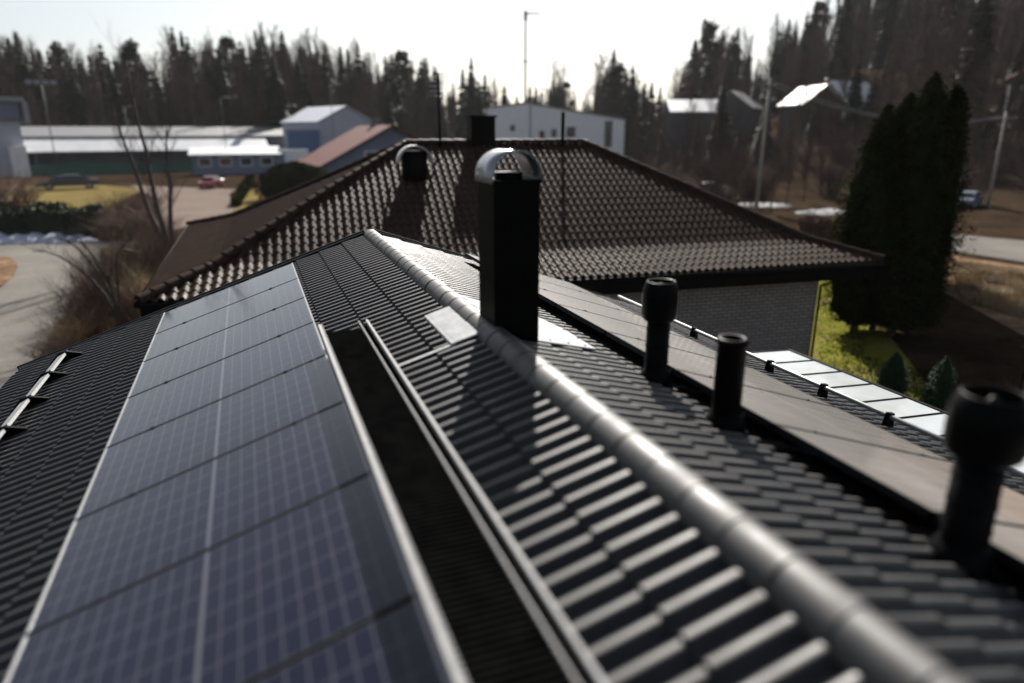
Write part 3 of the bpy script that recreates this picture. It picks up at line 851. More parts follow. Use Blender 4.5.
def wood(px0, px1, step, dist, drop, pb, pp, sc_=1.0):
    px = px0
    while px < px1:
        q = px+rf.uniform(-3, 3); dd = dist+rf.uniform(-9, 9)
        p = D(q, dd); p.z = ground_z(p.x, p.y)
        ty = interp(SIL, q)+drop*rf.uniform(.4, 1.5)+rf.uniform(-4, 12)
        z1 = H(ty, dd); h = max(6, z1-p.z)
        x = rf.random()
        kd = 'bare' if x < pb else ('pine' if x < pb+pp else 'spruce')
        reg = 0 if q < 345 else (1 if q < 650 else 2)
        hh = min(h, 36)
        if h < 46: plant_tree(kd, p, hh, lab[(kd, reg)], 'trees '+regname[reg], {'spruce': rf.uniform(.85, 1.4), 'pine': 1.0, 'bare': rf.uniform(.8, 1.15)}[kd], rf)
        px += step*rf.uniform(.75, 1.25)
wood(-60, 345, 6.5, 196, -6, .42, .05)
plant_tree('pine', D(140, 190), 27, 'lone pine with a round crown standing above the treetops at the left', None, 1.3, rf)
wood(-60, 345, 7.5, 172, 8, .5, .05)
wood(-50, 430, 12, 152, 44, .85, .03)
wood(345, 650, 8, 200, -6, .45, .06)
wood(345, 640, 10, 205, 10, .75, .05)
wood(650, 1120, 8, 215, -8, .45, .05)
wood(640, 1120, 9, 185, 20, .75, .05)
wood(660, 1120, 12, 158, 50, .9, .04)
wood(640, 1120, 11, 112, 80, .7, .0)
wood(645, 1120, 15, 92, 100, 1.0, .0)

# distant mass of woods behind, nobody could count
mb = MB(); rs = random.Random(3)
for k in range(1100):
    a_ = rad(rs.uniform(-34, 84)); dd = rs.uniform(225, 330)
    x, y = CAM.x+dd*math.sin(a_), dd*math.cos(a_); z = ground_z(x, y); 
    px_ = 512+721*math.tan(a_-rad(20.44)) if abs(math.degrees(a_)-20.44) < 60 else 1100
    ty = interp(SIL, px_)+rs.uniform(2, 30); h = min(34, max(8, H(ty, dd*math.cos(a_-rad(20.44)))-z)); w_ = h*.14
    m0 = len(mb.v)
    for i in range(11):
        zz = z+h*(.08+.085*i); R = w_*(1-i/11.0)*rs.uniform(.7, 1.15)+.12; a1 = rs.random()*6.28
        V = [(x, y, zz+h*.11)]+[(x+math.cos(a1+6.283*j/7)*R*rs.uniform(.6,1.2), y+math.sin(a1+6.283*j/7)*R*rs.uniform(.6,1.2), zz-h*.03*rs.random()) for j in range(7)]
        mb.add(V, [(0, 1+j, 1+(j+1) % 7) for j in range(7)])
single('distant_woods', mb, M['needle'], 'dark mass of more distant woods', 'woods', kind='stuff')

# leafy columns
def leafy_column(mb, c, prof, n, leaf, r, core=.86, lobes=5):
    """prof: (z, radius). n leaf faces spread through the outer shell, with a rough inner body"""
    ph = [r.random()*6.28 for _ in range(4)]
    def R(z, a_):
        rr = interp(prof, z)
        return rr*(1+.13*math.sin(lobes*a_+ph[0]+z*1.3)+.10*math.sin((lobes+3)*a_+ph[1]-z*2.1)+.07*math.sin(z*6+ph[2]+2*a_))
    z0, z1 = prof[0][0], prof[-1][0]
    ns, nz_ = 18, 26; V = []
    for i in range(nz_+1):
        z = z0+(z1-z0)*i/nz_
        for k in range(ns):
            a_ = 6.283*k/ns; q = R(z, a_)*core*r.uniform(.9, 1.04); V.append((c[0]+math.cos(a_)*q, c[1]+math.sin(a_)*q, c[2]+z))
    mb.add(V, [(i*ns+k, i*ns+(k+1) % ns, (i+1)*ns+(k+1) % ns, (i+1)*ns+k) for i in range(nz_) for k in range(ns)])
    for _ in range(n):
        while True:
            z = r.uniform(z0, z1)
            if r.random()*1.0 < interp(prof, z)/max(p[1] for p in prof)+.08: break
        a_ = r.random()*6.283; q = R(z, a_)*r.choice((r.uniform(.82, 1.08), r.uniform(.9, 1.26)))
        p = Vector((c[0]+math.cos(a_)*q, c[1]+math.sin(a_)*q, c[2]+z))
        out = Vector((math.cos(a_), math.sin(a_), .9)).normalized()
        side = Vector((-math.sin(a_), math.cos(a_), 0)); side = (side+Vector((r.uniform(-1,1), r.uniform(-1,1), r.uniform(-1,1)))*.6).normalized()
        up_ = (out.cross(side)*-1+Vector((r.uniform(-.5,.5), r.uniform(-.5,.5), r.uniform(0,1)))).normalized()
        l = leaf*r.uniform(.6, 1.5); w_ = l*.42
        mb.add([p-side*w_*.6-up_*l*.4, p+side*w_*.6-up_*l*.4, p+side*w_+up_*l*.2, p+up_*l, p-side*w_+up_*l*.2], [(0,1,2,3,4)])
    return mb
rt = random.Random(21)
def thuja(px, pyb, dist, top_py, prof, label, n=9000, leaf=.085, m='thuja', cat='tree', name='arborvitae'):
    p = D(px, dist); h = H(top_py, dist)-GZ
    t = thing(name, label, cat, p)
    mb = MB(); leafy_column(mb, (p.x, p.y, GZ), [(z*h, r_) for z, r_ in prof], n, leaf, rt)
    part('crown', mb, M[m], t)
    mb = MB()
    for k in range(3): mb.tube([(p.x+.1*k-.1, p.y+.05*k, GZ-.1), (p.x+.22*k-.22, p.y, GZ+h*.25)], [.09, .05], 7)
    part('trunk', mb, M['bark'], t)
thuja(885, 345, 23.4, 104, [(.05,.5),(.10,.85),(.3,1.1),(.5,1.0),(.72,.7),(.9,.38),(1,.03)], 'lower left arborvitae of the tall dark clump beside the bungalow, broad with a bushy foot')
thuja(905, 345, 23.7, 92, [(.05,.75),(.2,.95),(.5,.85),(.75,.6),(.92,.35),(1,.03)], 'second arborvitae from the left in the tall dark clump, slightly lower than the highest')
thuja(927, 345, 22.9, 72, [(.05,.8),(.2,.98),(.5,.88),(.78,.62),(.93,.36),(1,.03)], 'tallest arborvitae in the middle of the dark clump')
thuja(950, 345, 23.1, 84, [(.05,.6),(.2,.66),(.5,.60),(.8,.48),(.94,.34),(1,.05)], 'rightmost arborvitae of the tall dark clump with a square shouldered top')
for dd_, px_, ty_, w_ in ((28.5, 913, 98, 1.1), (33.0, 920, 94, 1.25)):
    thuja(px_, 300, dd_, ty_, [(.03,1.5*w_),(.25,1.75*w_),(.6,1.45*w_),(.85,.9*w_),(.96,.4*w_),(1,.05)], ['dark arborvitae directly behind the front row of the tall clump', 'hindmost dark arborvitae of the tall clump, next to the country road'][dd_ > 30], 6000, .10)
thuja(936, 397, 17.2, 352, [(0,.22),(.12,.34),(.35,.33),(.6,.25),(.8,.15),(.93,.07),(1,.01)], 'left one of the two small dark conifers on the lawn beyond the canopy', 2600, .045, 'boxleaf', 'shrub', 'small_conifer')
thuja(991, 415, 15.6, 356, [(0,.24),(.15,.37),(.4,.33),(.65,.24),(.84,.13),(.95,.05),(1,.01)], 'right one of the two small dark conifers, next to the barrel vent cowl', 2600, .045, 'boxleaf', 'shrub', 'small_conifer')

# bare shrubs
def shrub_mesh(seed, n=40, depth=2, nsub=4, thick=.013, lean=.6):
    r = random.Random(seed); mb = MB()
    for k in range(n):
        a_ = r.random()*6.28; q = r.random()*.16
        d = Vector((math.cos(a_)*lean*r.random(), math.sin(a_)*lean*r.random(), 1)).normalized()
        branchy(mb, Vector((math.cos(a_)*q, math.sin(a_)*q, 0)), d, r.uniform(.55, .95), thick, depth, r, .5, .12, nsub)
    return mb
SH = {c: [mesh('branches', shrub_mesh(100+i+len(c)*3), M[c]) for i in range(3)] for c in ('twig', 'redtwig', 'palegrass')}
rb = random.Random(9)
def shrub(p, h, w, label, c='twig', cat='shrub', name='bare_shrub', group=None):
    o = bpy.data.objects.new(name, rb.choice(SH[c])); C.objects.link(o)
    o.location = p; o.rotation_euler = (0, 0, rb.random()*6.28); o.scale = (w, w, h)
    return tag(o, label, cat, group)
for px, py, h, w, c in ((72,350,1.0,1.6,'palegrass'), (52,370,.9,1.5,'twig'), (96,342,1.1,1.8,'redtwig'), (62,358,.8,1.4,'redtwig'), (100,316,2.2,2.4,'redtwig'), (84,330,1.6,2.0,'redtwig'), (134,330,1.6,2.2,'redtwig'), (160,262,2.0,2.4,'twig'), (126,304,2.4,2.6,'redtwig'), (146,322,1.8,2.2,'palegrass'), (112,286,1.5,2.0,'redtwig'), (118,318,1.9,2.4,'twig'), (140,306,2.3,2.6,'twig'), (160,296,2.2,2.4,'twig'), (96,326,1.6,2.0,'twig'), (128,290,1.9,2.4,'twig'), (152,282,2.2,2.4,'redtwig'), (75,338,1.2,1.6,'twig'), (172,280,2.0,2.4,'twig'), (105,300,1.8,2.2,'twig'), (140,268,1.5,2.2,'palegrass')):
    shrub(G(px, py), h, w, 'bare brown shrub in the thicket between the road and the bungalow', c, group='bare shrubs of the roadside thicket')
for px, py, h, w in ((112,240,1.6,4), (128,236,2.0,4.4), (146,238,1.8,4), (160,236,1.3,3.4), (136,222,2.2,4.6), (150,220,1.6,3.6), (120,226,2.0,4)):
    shrub(G(px, py), h, w, 'russet leafless shrub in the mound across the road', 'redtwig', group='russet shrubs across the road')
for px, py, h, w in ((-12,212,3.2,6), (10,208,3.0,6), (26,203,2.0,4.5)):
    shrub(G(px, py), h, w, 'purple brown bare shrub beside the white building at the left', 'redtwig', group='purple brown shrubs at the left')
# the arching bare bush in front of the thicket
mb = MB(); r_ = random.Random(4)
b0 = G(122, 335)
right_v = Vector((D(600,10)-D(424,10)).normalized()); right_v.z = 0
for (dx, dz, L) in ((-2.6, 2.9, 1.0), (-1.7, 3.3, 1), (-1.0, 3.2, 1), (-.2, 2.2, 1), (.6, 3.0, 1)):
    pts = []
    for i in range(8):
        t_ = i/7; pts.append(b0+right_v*(dx*t_**1.5)+Vector((0, .25*math.sin(i), dz*math.sin(t_*1.75)/.985)))
    mb.tube(pts, [.055*(1-.8*i/7) for i in range(8)], 6)
    for k in range(12):
        i = r_.randint(2, 6); branchy(mb, pts[i], (pts[i+1]-pts[i]).normalized(), r_.uniform(.5, 1.3), .014, 2, r_, .55, .05, 4)
single('arching_bush', mb, M['bark'], 'arching leafless bush leaning over the grey road in front of the thicket', 'bush', loc=b0)
# multi stemmed young tree behind
p = G(172, 262); t = thing('bare_tree', 'slender three stemmed leafless tree rising before the warehouse at the left', 'tree', p)
mb = MB(); cr = MB()
for dx, top in ((-2.0, 8.6), (-.9, 10.2), (.7, 7.2)):
    pts = [p+right_v*(dx*(i/7)**.8)+Vector((.05*math.sin(i*2), .1*i/7, top*i/7)) for i in range(8)]
    mb.tube(pts, [.17*(1-.85*i/7) for i in range(8)], 8)
    for k in range(26):
        i = r_.randint(2, 6); d = (Vector((r_.uniform(-1,1), r_.uniform(-1,1), 1.3))).normalized()
        branchy(cr, pts[i].lerp(pts[i+1], r_.random()), d, r_.uniform(1.0, 2.2), .022, 2, r_, .45, .15, 4)
part('trunk', mb, M['bark'], t); part('crown', cr, M['bark'], t)
# dark spruce hedge on the left, red hedge on the right, evergreen bush by the yard
def hedge(name, a, b, wid, hgt, n, leaf, m, label):
    a = Vector(a); b = Vector(b); mb = MB(); d = b-a; L = d.length; d.normalize(); nv = Vector((-d.y, d.x, 0)); r = random.Random(n)
    mb.beam(a+Vector((0,0,hgt*.42)), b+Vector((0,0,hgt*.42)), wid*.7, hgt*.8)
    for _ in range(n):
        t_ = r.random()*L; s_ = r.uniform(-.5, .5)*wid; z = r.random()**.6*hgt*(1+.12*math.sin(t_*1.7)+.08*math.sin(t_*4.3))
        p = a+d*t_+nv*s_+Vector((0,0,z)); e1 = Vector((r.uniform(-1,1), r.uniform(-1,1), r.uniform(-1,1))).normalized()*leaf; e2 = e1.cross(Vector((r.uniform(-1,1), r.uniform(-1,1), r.uniform(-1,1)))).normalized()*leaf*.5
        mb.add([p-e1, p+e2, p+e1, p-e2], [(0,1,2,3)])
    return single(name, mb, m, label, 'hedge', loc=a)
hedge('evergreen_hedge', G(-70,236), G(104,236), 2.0, 2.0, 5200, .16, M['needle'], 'long low dark evergreen hedge behind the bluish snow bank')
hedge('red_hedge', G(800,238), G(845,243), 1.2, 1.3, 3200, .12, M['redtwig'], 'reddish brown hedge at the corner behind the bungalow roof')
hedge('yard_hedge', G(236,207), G(252,182), 1.0, 1.0, 1800, .14, M['thuja'], 'narrow green hedge strip between the gravel yard and the straw path')
t = thing('evergreen_bush', 'round dark evergreen bush beyond the left hip of the bungalow roof', 'bush', G(298, 200))
p = G(298, 200); mb = MB(); leafy_column(mb, p, [(0,2.6),(.8,3.4),(2.2,3.2),(3.2,2.0),(3.8,.3)], 3600, .3, rt, lobes=4); part('crown', mb, M['thuja'], t)
# mid distance trees and brush on the right
for i, (px, dist, h, kd) in enumerate(((742,72,6.5,'bare'), (752,66,5.5,'bare'), (780,60,6,'bare'), (795,66,7,'bare'), (812,70,6.5,'bare'), (828,75,7.5,'bare'), (690,95,8,'bare'), (715,100,9,'bare'), (662,105,9,'bare'), (972,70,7.5,'bare'), (996,66,6,'bare'), (1012,80,9,'bare'), (1040,75,9,'bare'))):
    p = D(px, dist); p.z = ground_z(p.x, p.y)
    plant_tree(kd, p, h, ['small leafless tree near the pale utility pole behind the bungalow', 'small leafless tree beyond the country road at the right'][px > 900] if px > 735 else 'leafless tree beyond the bungalow roof, below the hillside houses', ['bare trees by the utility pole', 'bare trees beyond the country road'][px > 900] if px > 735 else 'bare trees below the hillside', 1.2, rb)
for i in range(90):
    px = rb.uniform(640, 1080); dist = rb.uniform(70, 120); p = D(px, dist); p.z = ground_z(p.x, p.y)
    shrub(p, rb.uniform(1.5, 3.5), rb.uniform(3, 6), 'dark leafless brush at the foot of the wooded hillside', rb.choice(['twig', 'redtwig', 'twig']), group='brush at the foot of the hillside')
for i in range(16):
    px = rb.uniform(950, 1080); p = G(px, rb.uniform(272, 300))
    shrub(p, rb.uniform(.25, .55), rb.uniform(1.0, 2.0), 'low tuft of dry stalks on the brown verge below the country road', rb.choice(['palegrass', 'redtwig']), group='dry tufts on the verge')

# dry grass blades over verges, one growth nobody could count
def grass(name, polys, n, hgt, m, label, seed):
    r = random.Random(seed); mb = MB()
    for (pa, pb, pc, pd), share in polys:
        A, B, Cc, Dd = [G(*q) for q in (pa, pb, pc, pd)]
        for _ in range(int(n*share)):
            u_, v_ = r.random(), r.random()
            p = (A*(1-u_)+B*u_)*(1-v_)+(Dd*(1-u_)+Cc*u_)*v_
            a_ = r.random()*6.28; h = hgt*r.uniform(.4, 1.3); w_ = .012+h*.05; l = Vector((math.cos(a_)*w_, math.sin(a_)*w_, 0)); bend = Vector((r.uniform(-1,1), r.uniform(-1,1), 0))*h*.6
            mb.add([p-l, p+l, p+bend+Vector((0,0,h))], [(0,1,2)])
    return single(name, mb, m, label, 'grass', kind='stuff')
grass('verge_grass', [(((950,262),(1040,276),(1060,330),(960,300)), 1)], 7000, .28, M['palegrass'], 'dry straw coloured verge grass below the country road', 1)
grass('lawn_grass', [(((824,270),(870,275),(860,400),(810,400)), .4), (((840,350),(960,380),(960,450),(850,440)), .6)], 9000, .07, M['thuja'], 'short spring grass of the garden lawn', 2)
grass('roadside_grass', [(((60,325),(150,260),(190,330),(20,400)), .8), (((100,250),(170,240),(170,270),(110,275)), .2)], 9000, .3, M['palegrass'], 'dry grass and stalks along the roadside thicket', 3)

# ================================================================== FAR BUILDINGS
def frame_at(px, dist, turn=0.0):
    p = D(px, dist); p.z = ground_z(p.x, p.y)
    r = ray(px, 130); hd = math.atan2(r.x, r.y)
    return p, -hd+rad(turn)
def win(parent, cx_, y, cz_, w_, h_, frame='white', name='window'):
    mb = MB(); mb.box((cx_, y-.03, cz_), (w_, .05, h_)); o = part(name, mb, M['window'], parent, local=True)
    mb = MB()
    for s_ in (-1, 1):
        mb.box((cx_+s_*(w_/2+.06), y-.05, cz_), (.12, .12, h_+.24)); mb.box((cx_, y-.05, cz_+s_*(h_/2+.06)), (w_, .12, .12))
    part('window_frame', mb, M[frame], o, local=True)
    return o
def gable_house(px, dist, turn, w_, d_, hw, hr, wallm, roofm, label, wins=(), ridge='y', ov=.5, chimney=None):
    p, rz = frame_at(px, dist, turn); t = thing('house', label, 'house', p, rz)
    mb = MB()
    if ridge == 'y':
        P = [(-w_/2, -d_/2, -1), (w_/2, -d_/2, -1), (w_/2, -d_/2, hw), (0, -d_/2, hw+hr), (-w_/2, -d_/2, hw)]
        mb.slab([Vector(q) for q in P], (0, d_, 0)); part('wall', mb, M[wallm], t, local=True)
        mb = MB()
        for s_ in (-1, 1):
            k = hr/(w_/2); A = Vector((0, -d_/2-ov, hw+hr+.02)); B = Vector((s_*(w_/2+ov), -d_/2-ov, hw-ov*k+.02))
            q = [A, B, B+Vector((0, d_+2*ov, 0)), A+Vector((0, d_+2*ov, 0))]
            mb.slab(q, (0, 0, .22))
    else:
        P = [(-w_/2, -d_/2, -1), (-w_/2, d_/2, -1), (-w_/2, d_/2, hw), (-w_/2, 0, hw+hr), (-w_/2, -d_/2, hw)]
        mb.slab([Vector(q) for q in P], (w_, 0, 0)); part('wall', mb, M[wallm], t, local=True)
        mb = MB()
        for s_ in (-1, 1):
            k = hr/(d_/2); A = Vector((-w_/2-ov, 0, hw+hr+.02)); B = Vector((-w_/2-ov, s_*(d_/2+ov), hw-ov*k+.02))
            q = [A, B, B+Vector((w_+2*ov, 0, 0)), A+Vector((w_+2*ov, 0, 0))]
            mb.slab(q, (0, 0, .22))
    rf_ = part('roof', mb, M[roofm], t, local=True)
    if chimney:
        mb = MB(); mb.box((chimney, 0, hw+hr+.3), (.9, .9, 1.6)); part('chimney', mb, M['greywall'], rf_, local=True)
    for (a_, b_, c_, e_) in wins: win(t, a_, -d_/2, b_, c_, e_)
    return t
# long white warehouse
p, rz = frame_at(140, 124, 0)
wh = thing('warehouse', 'long low white warehouse with a sheet metal roof before the dark wood', 'warehouse', p, rz)
m_ = .172
def wx(px): return (px-140)*m_
top = H(129, 124)-p.z
zc_, ze_ = H(138.5, 124.5)-p.z, H(151.5, 119.8)-p.z
mb = MB(); mb.box(((wx(20)+wx(292))/2, 7, zc_/2), (wx(292)-wx(20), 12, zc_)); part('wall', mb, M['greywall'], wh, local=True)
mb = MB(); x0_, x1_ = wx(18), wx(294)
mb.slab([(x0_, -4.2, ze_), (x1_-6, -4.2, ze_), (x1_-6, .98, zc_), (x0_, .98, zc_)], (0,0,.15)); part('lower_roof', mb, M['whiteroof'], wh, local=True)
mb = MB(); mb.slab([(x0_, .85, zc_+.22), (x1_, .85, zc_+.22), (x1_, 13.5, top+.25), (x0_, 13.5, top+.25)], (0,0,.2)); part('upper_roof', mb, M['greyroof'], wh, local=True)
for k in range(8):
    mb = MB(); mb.box((x0_+.5+k*5.2, -4.0, ze_/2), (.16, .16, ze_)); part('column', mb, M['greywall'], wh, local=True)
mb = MB()
mb.slab([(wx(28), -4.6, .0), (wx(190), -4.6, .0), (wx(190), -4.6, 1.7), (wx(28), -4.6, 1.7)], (0,.2,0)); part('green_screen', mb, M['green'], wh, local=True)
# annex at its right end
p, rz = frame_at(236, 112, 0); m_ = .155
an = thing('annex_building', 'lower pale annex with a white canopy roof at the right end of the warehouse', 'building', p, rz)
mb = MB(); mb.box((0, 2, (H(153,112)-p.z)/2), (13.5, 5, H(153,112)-p.z)); part('wall', mb, M['bluegrey'], an, local=True)
mb = MB(); mb.slab([(-7.2, -1.2, H(155,112)-p.z), (6.4, -1.2, H(155,112)-p.z), (6.4, 4.6, H(148,112)-p.z), (-7.2, 4.6, H(148,112)-p.z)], (0,0,.15)); part('roof', mb, M['whiteroof'], an, local=True)
mb = MB(); mb.box((8.5, 3, (H(150,112)-p.z)/2), (4.2, 6, H(150,112)-p.z)); part('side_block', mb, M['white'], an, local=True)
for k in range(4): win(an, -5+k*3, -.5, 1.9, 1.6, 1.1)
# blue block and pale blue hall behind
p, rz = frame_at(303, 120, 0)
bb = thing('blue_building', 'small bright blue panelled building between the warehouse and the red roofed house', 'building', p, rz)
mb = MB(); mb.box((0, 3, (H(131,120)-p.z)/2), (5.2, 6, H(131,120)-p.z)); part('wall', mb, M['bluewall'], bb, local=True)
mb = MB(); mb.box((0, 3, H(131,120)-p.z+.1), (5.6, 6.4, .2)); part('roof', mb, M['bluegrey'], bb, local=True)
gable_house(328, 132, 28, 11, 14, H(124,132)-GZ, 2.6, 'offwhite', 'offwhite', 'pale blue gabled hall behind the red roofed house', ((-2, 4, 1.4, 1.2), (2, 4, 1.4, 1.2)), 'y', .3)
mb = None
gable_house(374, 92, 14, 16, 16, H(160,92)-GZ-.3, 4.2, 'bluegrey', 'redroof', 'house with a red sheet roof and blue grey gable beyond the bungalow ridge', ((-2.5, 3.6, 1.3, 1.3), (2.5, 3.6, 1.3, 1.3)), 'y', .7, chimney=.1)
# pale blue monopitch hall
p, rz = frame_at(556, 150, -6)
hl = thing('hall', 'large pale blue hall with a sloping roofline and few dark windows beyond the bungalow ridge', 'hall', p, rz)
ml = .208
zt0, zt1, zt2 = H(108,150)-p.z, H(103,150)-p.z, H(120,150)-p.z
xa, xb, xc = (486-556)*ml, (525-556)*ml, (623-556)*ml
mb = MB(); mb.slab([Vector(q) for q in ((xa,0,-1), (xc,0,-1), (xc,0,zt2), (xb,0,zt1), (xa,0,zt0))], (0,16,0)); part('wall', mb, M['white'], hl, local=True)
mb = MB(); mb.slab([Vector(q) for q in ((xa-.3,-.3,zt0+.02), (xb,-.3,zt1+.02), (xb,16.3,zt1+.02), (xa-.3,16.3,zt0+.02))], (0,0,.25)); mb.slab([Vector(q) for q in ((xb,-.3,zt1+.03), (xc+.3,-.3,zt2+.03), (xc+.3,16.3,zt2+.03), (xb,16.3,zt1+.03))], (0,0,.25)); part('roof', mb, M['greyroof'], hl, local=True)
for px, py, w_, h_ in ((512,128,.8,1.0), (542,135,.9,1.5), (554,133,.8,1.4), (571,132,1.6,1.8), (608,134,1.3,5)):
    win(hl, (px-556)*ml, 0, H(py,150)-p.z, w_, h_, 'greywall')
mb = MB(); mb.tube([((530-556)*ml, -.12, -1), ((530-556)*ml, -.12, zt1-.4)], .1, 6); part('downpipe', mb, M['greywall'], hl, local=True)
# building at the left edge
p, rz = frame_at(-19, 108, 8)
lb = thing('office_building', 'white building with a thick pale rimmed overhanging roof cut by the left edge', 'building', p, rz)
zt_ = H(97,108)-p.z; ml = .15
mb = MB(); mb.box((-1, 4, zt_/2-.8), (12.0, 8, zt_-1.6)); part('wall', mb, M['offwhite'], lb, local=True)
mb = MB(); mb.box((-1.4, 3.6, zt_-.2), (14.6, 10.5, .6)); mb.box((5.9, 3.6, zt_-2.1), (.6, 10.5, 3.2)); part('roof_rim', mb, M['palegrass'] if False else M['flash'], lb, local=True)
mb = MB(); mb.box((-1.4, -.6, zt_-1.9), (13, .5, 2.6)); part('fascia_band', mb, M['bluegrey'], lb, local=True)
mb = MB(); mb.box((3.8, -1.2, (H(146,108)-p.z)/2), (2.2, 1.2, H(146,108)-p.z)); part('pillar', mb, M['white'], lb, local=True)
for k in range(3): win(lb, -6.2+k*2.6, 0, 2.2, 1.4, 1.4)
# houses up the hillside; white roof colour stands in for sunlit glare
gable_house(691, 150, 12, 10, 9, H(112,150)-ground_z(*D(691,150).xy)+.0, 2.2, 'hillwall', 'whiteroof', 'low hillside house with a pale roof at the left end of the hillside row', ((-2.5,1.8,1.2,1.2), (2.5,1.8,1.2,1.2)), 'x')
gable_house(733, 158, -15, 9, 9, H(108,158)-ground_z(*D(733,158).xy), 3.2, 'hillwall', 'greyroof', 'dim walled hillside house under a steep grey roof, second from the left', ((-2,2,1.2,1.4), (2,2,1.2,1.4), (0,5,1.1,1.1)), 'y')
gable_house(808, 128, 30, 7, 8, H(104,128)-ground_z(*D(808,128).xy), 2.8, 'hillwall', 'whiteroof', 'small hillside house with a bright glare-white roof left of its neighbour', ((-1.5,1.8,1.1,1.1),), 'y')
gable_house(843, 130, -35, 8, 9, H(108,130)-ground_z(*D(843,130).xy), 4.2, 'hillwall', 'whiteroof', 'hillside house with a steep bright roof just left of the dark arborvitae clump', ((-1.5,1.8,1.1,1.1), (1.5,1.8,1.1,1.1)), 'y')
gable_house(1030, 118, 10, 9, 9, H(78,118)-ground_z(*D(1030,118).xy), 2.4, 'hillwall', 'redroof', 'tall hillside house cut by the right edge', ((-2,2,1.2,1.2), (-2,5,1.2,1.2), (1,5,1.2,1.2)), 'y')

# ================================================================== CARS, POLES, LAMPS
def car(p, rz, m, label, L=4.3, name='parked_car'):
    t = thing(name, label, 'car', p, rz)
    prof = [(-2.1,.35),(-2.12,.62),(-2.0,.82),(-1.3,.93),(-.75,1.36),(-.1,1.46),(.75,1.43),(1.45,1.05),(2.0,.95),(2.12,.7),(2.1,.35)]
    prof = [(x*L/4.3, z) for x, z in prof]
    mb = MB(); n = len(prof); V = []
    for s_, k in ((-.86, 0), (-.80, 1), (.80, 1), (.86, 0)):
        for x, z in prof:
            zz = z; yy = s_
            if abs(s_) > .83: zz = min(z, .92); 
            elif z > 1.0: yy = s_*.82
            V.append((x, yy, zz))
    F4 = [(i*n+j, i*n+j+1, (i+1)*n+j+1, (i+1)*n+j) for i in range(3) for j in range(n-1)]
    F4 += [tuple(range(n)), tuple(reversed(range(3*n, 4*n))), (0, n, 2*n, 3*n, 4*n-1, 3*n-1, 2*n-1, n-1)]
    mb.add(V, F4); part('body', mb, m, t, local=True)
    mb = MB()
    for s_ in (-1, 1):
        mb.slab([Vector(q) for q in ((-1.12*L/4.3, s_*.815, .96), (1.25*L/4.3, s_*.815, 1.04), (.7*L/4.3, s_*.69, 1.36), (-.65*L/4.3, s_*.69, 1.33))], (0, s_*.02, 0))
    mb.slab([Vector(q) for q in ((-1.28*L/4.3, -.6, .98), (-1.28*L/4.3, .6, .98), (-.79*L/4.3, .55, 1.36), (-.79*L/4.3, -.55, 1.36))], (-.03, 0, .03))
    mb.slab([Vector(q) for q in ((1.40*L/4.3, -.6, 1.10), (1.40*L/4.3, .6, 1.10), (.82*L/4.3, .55, 1.41), (.82*L/4.3, -.55, 1.41))], (.03, 0, .03))
    part('window', mb, M['window'], t, local=True)
    for x in (-1.3, 1.3):
        for s_ in (-1, 1):
            mb = MB(); mb.tube([(x*L/4.3, s_*.70, .32), (x*L/4.3, s_*.90, .32)], .32, 16); wl = part('wheel', mb, M['rubber'], t, local=True)
            mb = MB(); mb.tube([(x*L/4.3, s_*.88, .32), (x*L/4.3, s_*.915, .32)], .19, 12); part('rim', mb, M['alu'], wl, local=True)
    for s_ in (-1, 1):
        mb = MB(); mb.box((-2.1*L/4.3, s_*.6, .68), (.06, .3, .14)); part('headlight', mb, M['lampglass'], t, local=True)
    return t
car(G(212,188), rad(70), M['redcar'], 'red car parked at the far end of the pink gravel yard')
c = car(G(70,189), rad(12), M['darkcar'], 'dark car parked beyond the yellow lawn before the warehouse', 5.0)
c.scale = (1.35, 1.2, 1.15)
car(G(708,196), rad(-30), M['palecar'], 'silver blue car on the far plot just behind the right hip of the bungalow')
car(G(966,207), rad(25), M['bluecar'], 'blue car parked beyond the country road right of the arborvitae clump')
def pole(px, dist, toppy, r0, m, label, cat='pole', name='utility_pole', base=None, cross=0, leanx=0.0):
    p = D(px, dist); p.z = ground_z(p.x, p.y); z1 = H(toppy, dist)
    r = ray(px, 130); hd = math.atan2(r.x, r.y)
    t = thing(name, label, cat, p, -hd)
    h = z1-p.z
    mb = MB(); mb.tube([(0,0,-.3), (leanx*.5,0,h*.5), (leanx,0,h)], [r0, r0*.85, r0*.65], 10); part('shaft', mb, m, t, local=True)
    return t, h
t, h = pole(764, 46, 78, .13, M['wood_pole'], 'tall pale bare utility pole rising behind the right part of the bungalow roof', leanx=.08)
mb = MB(); mb.box((.08, 0, h-.4), (.9, .1, .1)); part('crossarm', mb, M['wood_pole'], t, local=True)
t, h = pole(1003, 64, 112, .14, M['wood_pole'], 'pale utility pole beyond the country road at the right edge')
mb = MB(); mb.box((0, 0, h-.5), (1.8, .1, .12)); part('crossarm', mb, M['wood_pole'], t, local=True)
for (px, d_, py, lb_) in ((50,112,84,'tall floodlight pole with two heads before the wood at the far left'),):
    t, h = pole(px, d_, py, .09, M['grey_pole'], lb_, 'floodlight', 'floodlight_pole')
    mb = MB(); mb.box((0,0,h), (4.0, .12, .12)); part('crossarm', mb, M['grey_pole'], t, local=True)
    for s_ in (-1.6, -.55, .55, 1.6):
        mb = MB(); mb.box((s_, -.2, h+.25), (.8, .35, .6), M=Matrix.Rotation(rad(-35), 3, 'X')); part('lamp_head', mb, M['lampglass'], t, local=True)
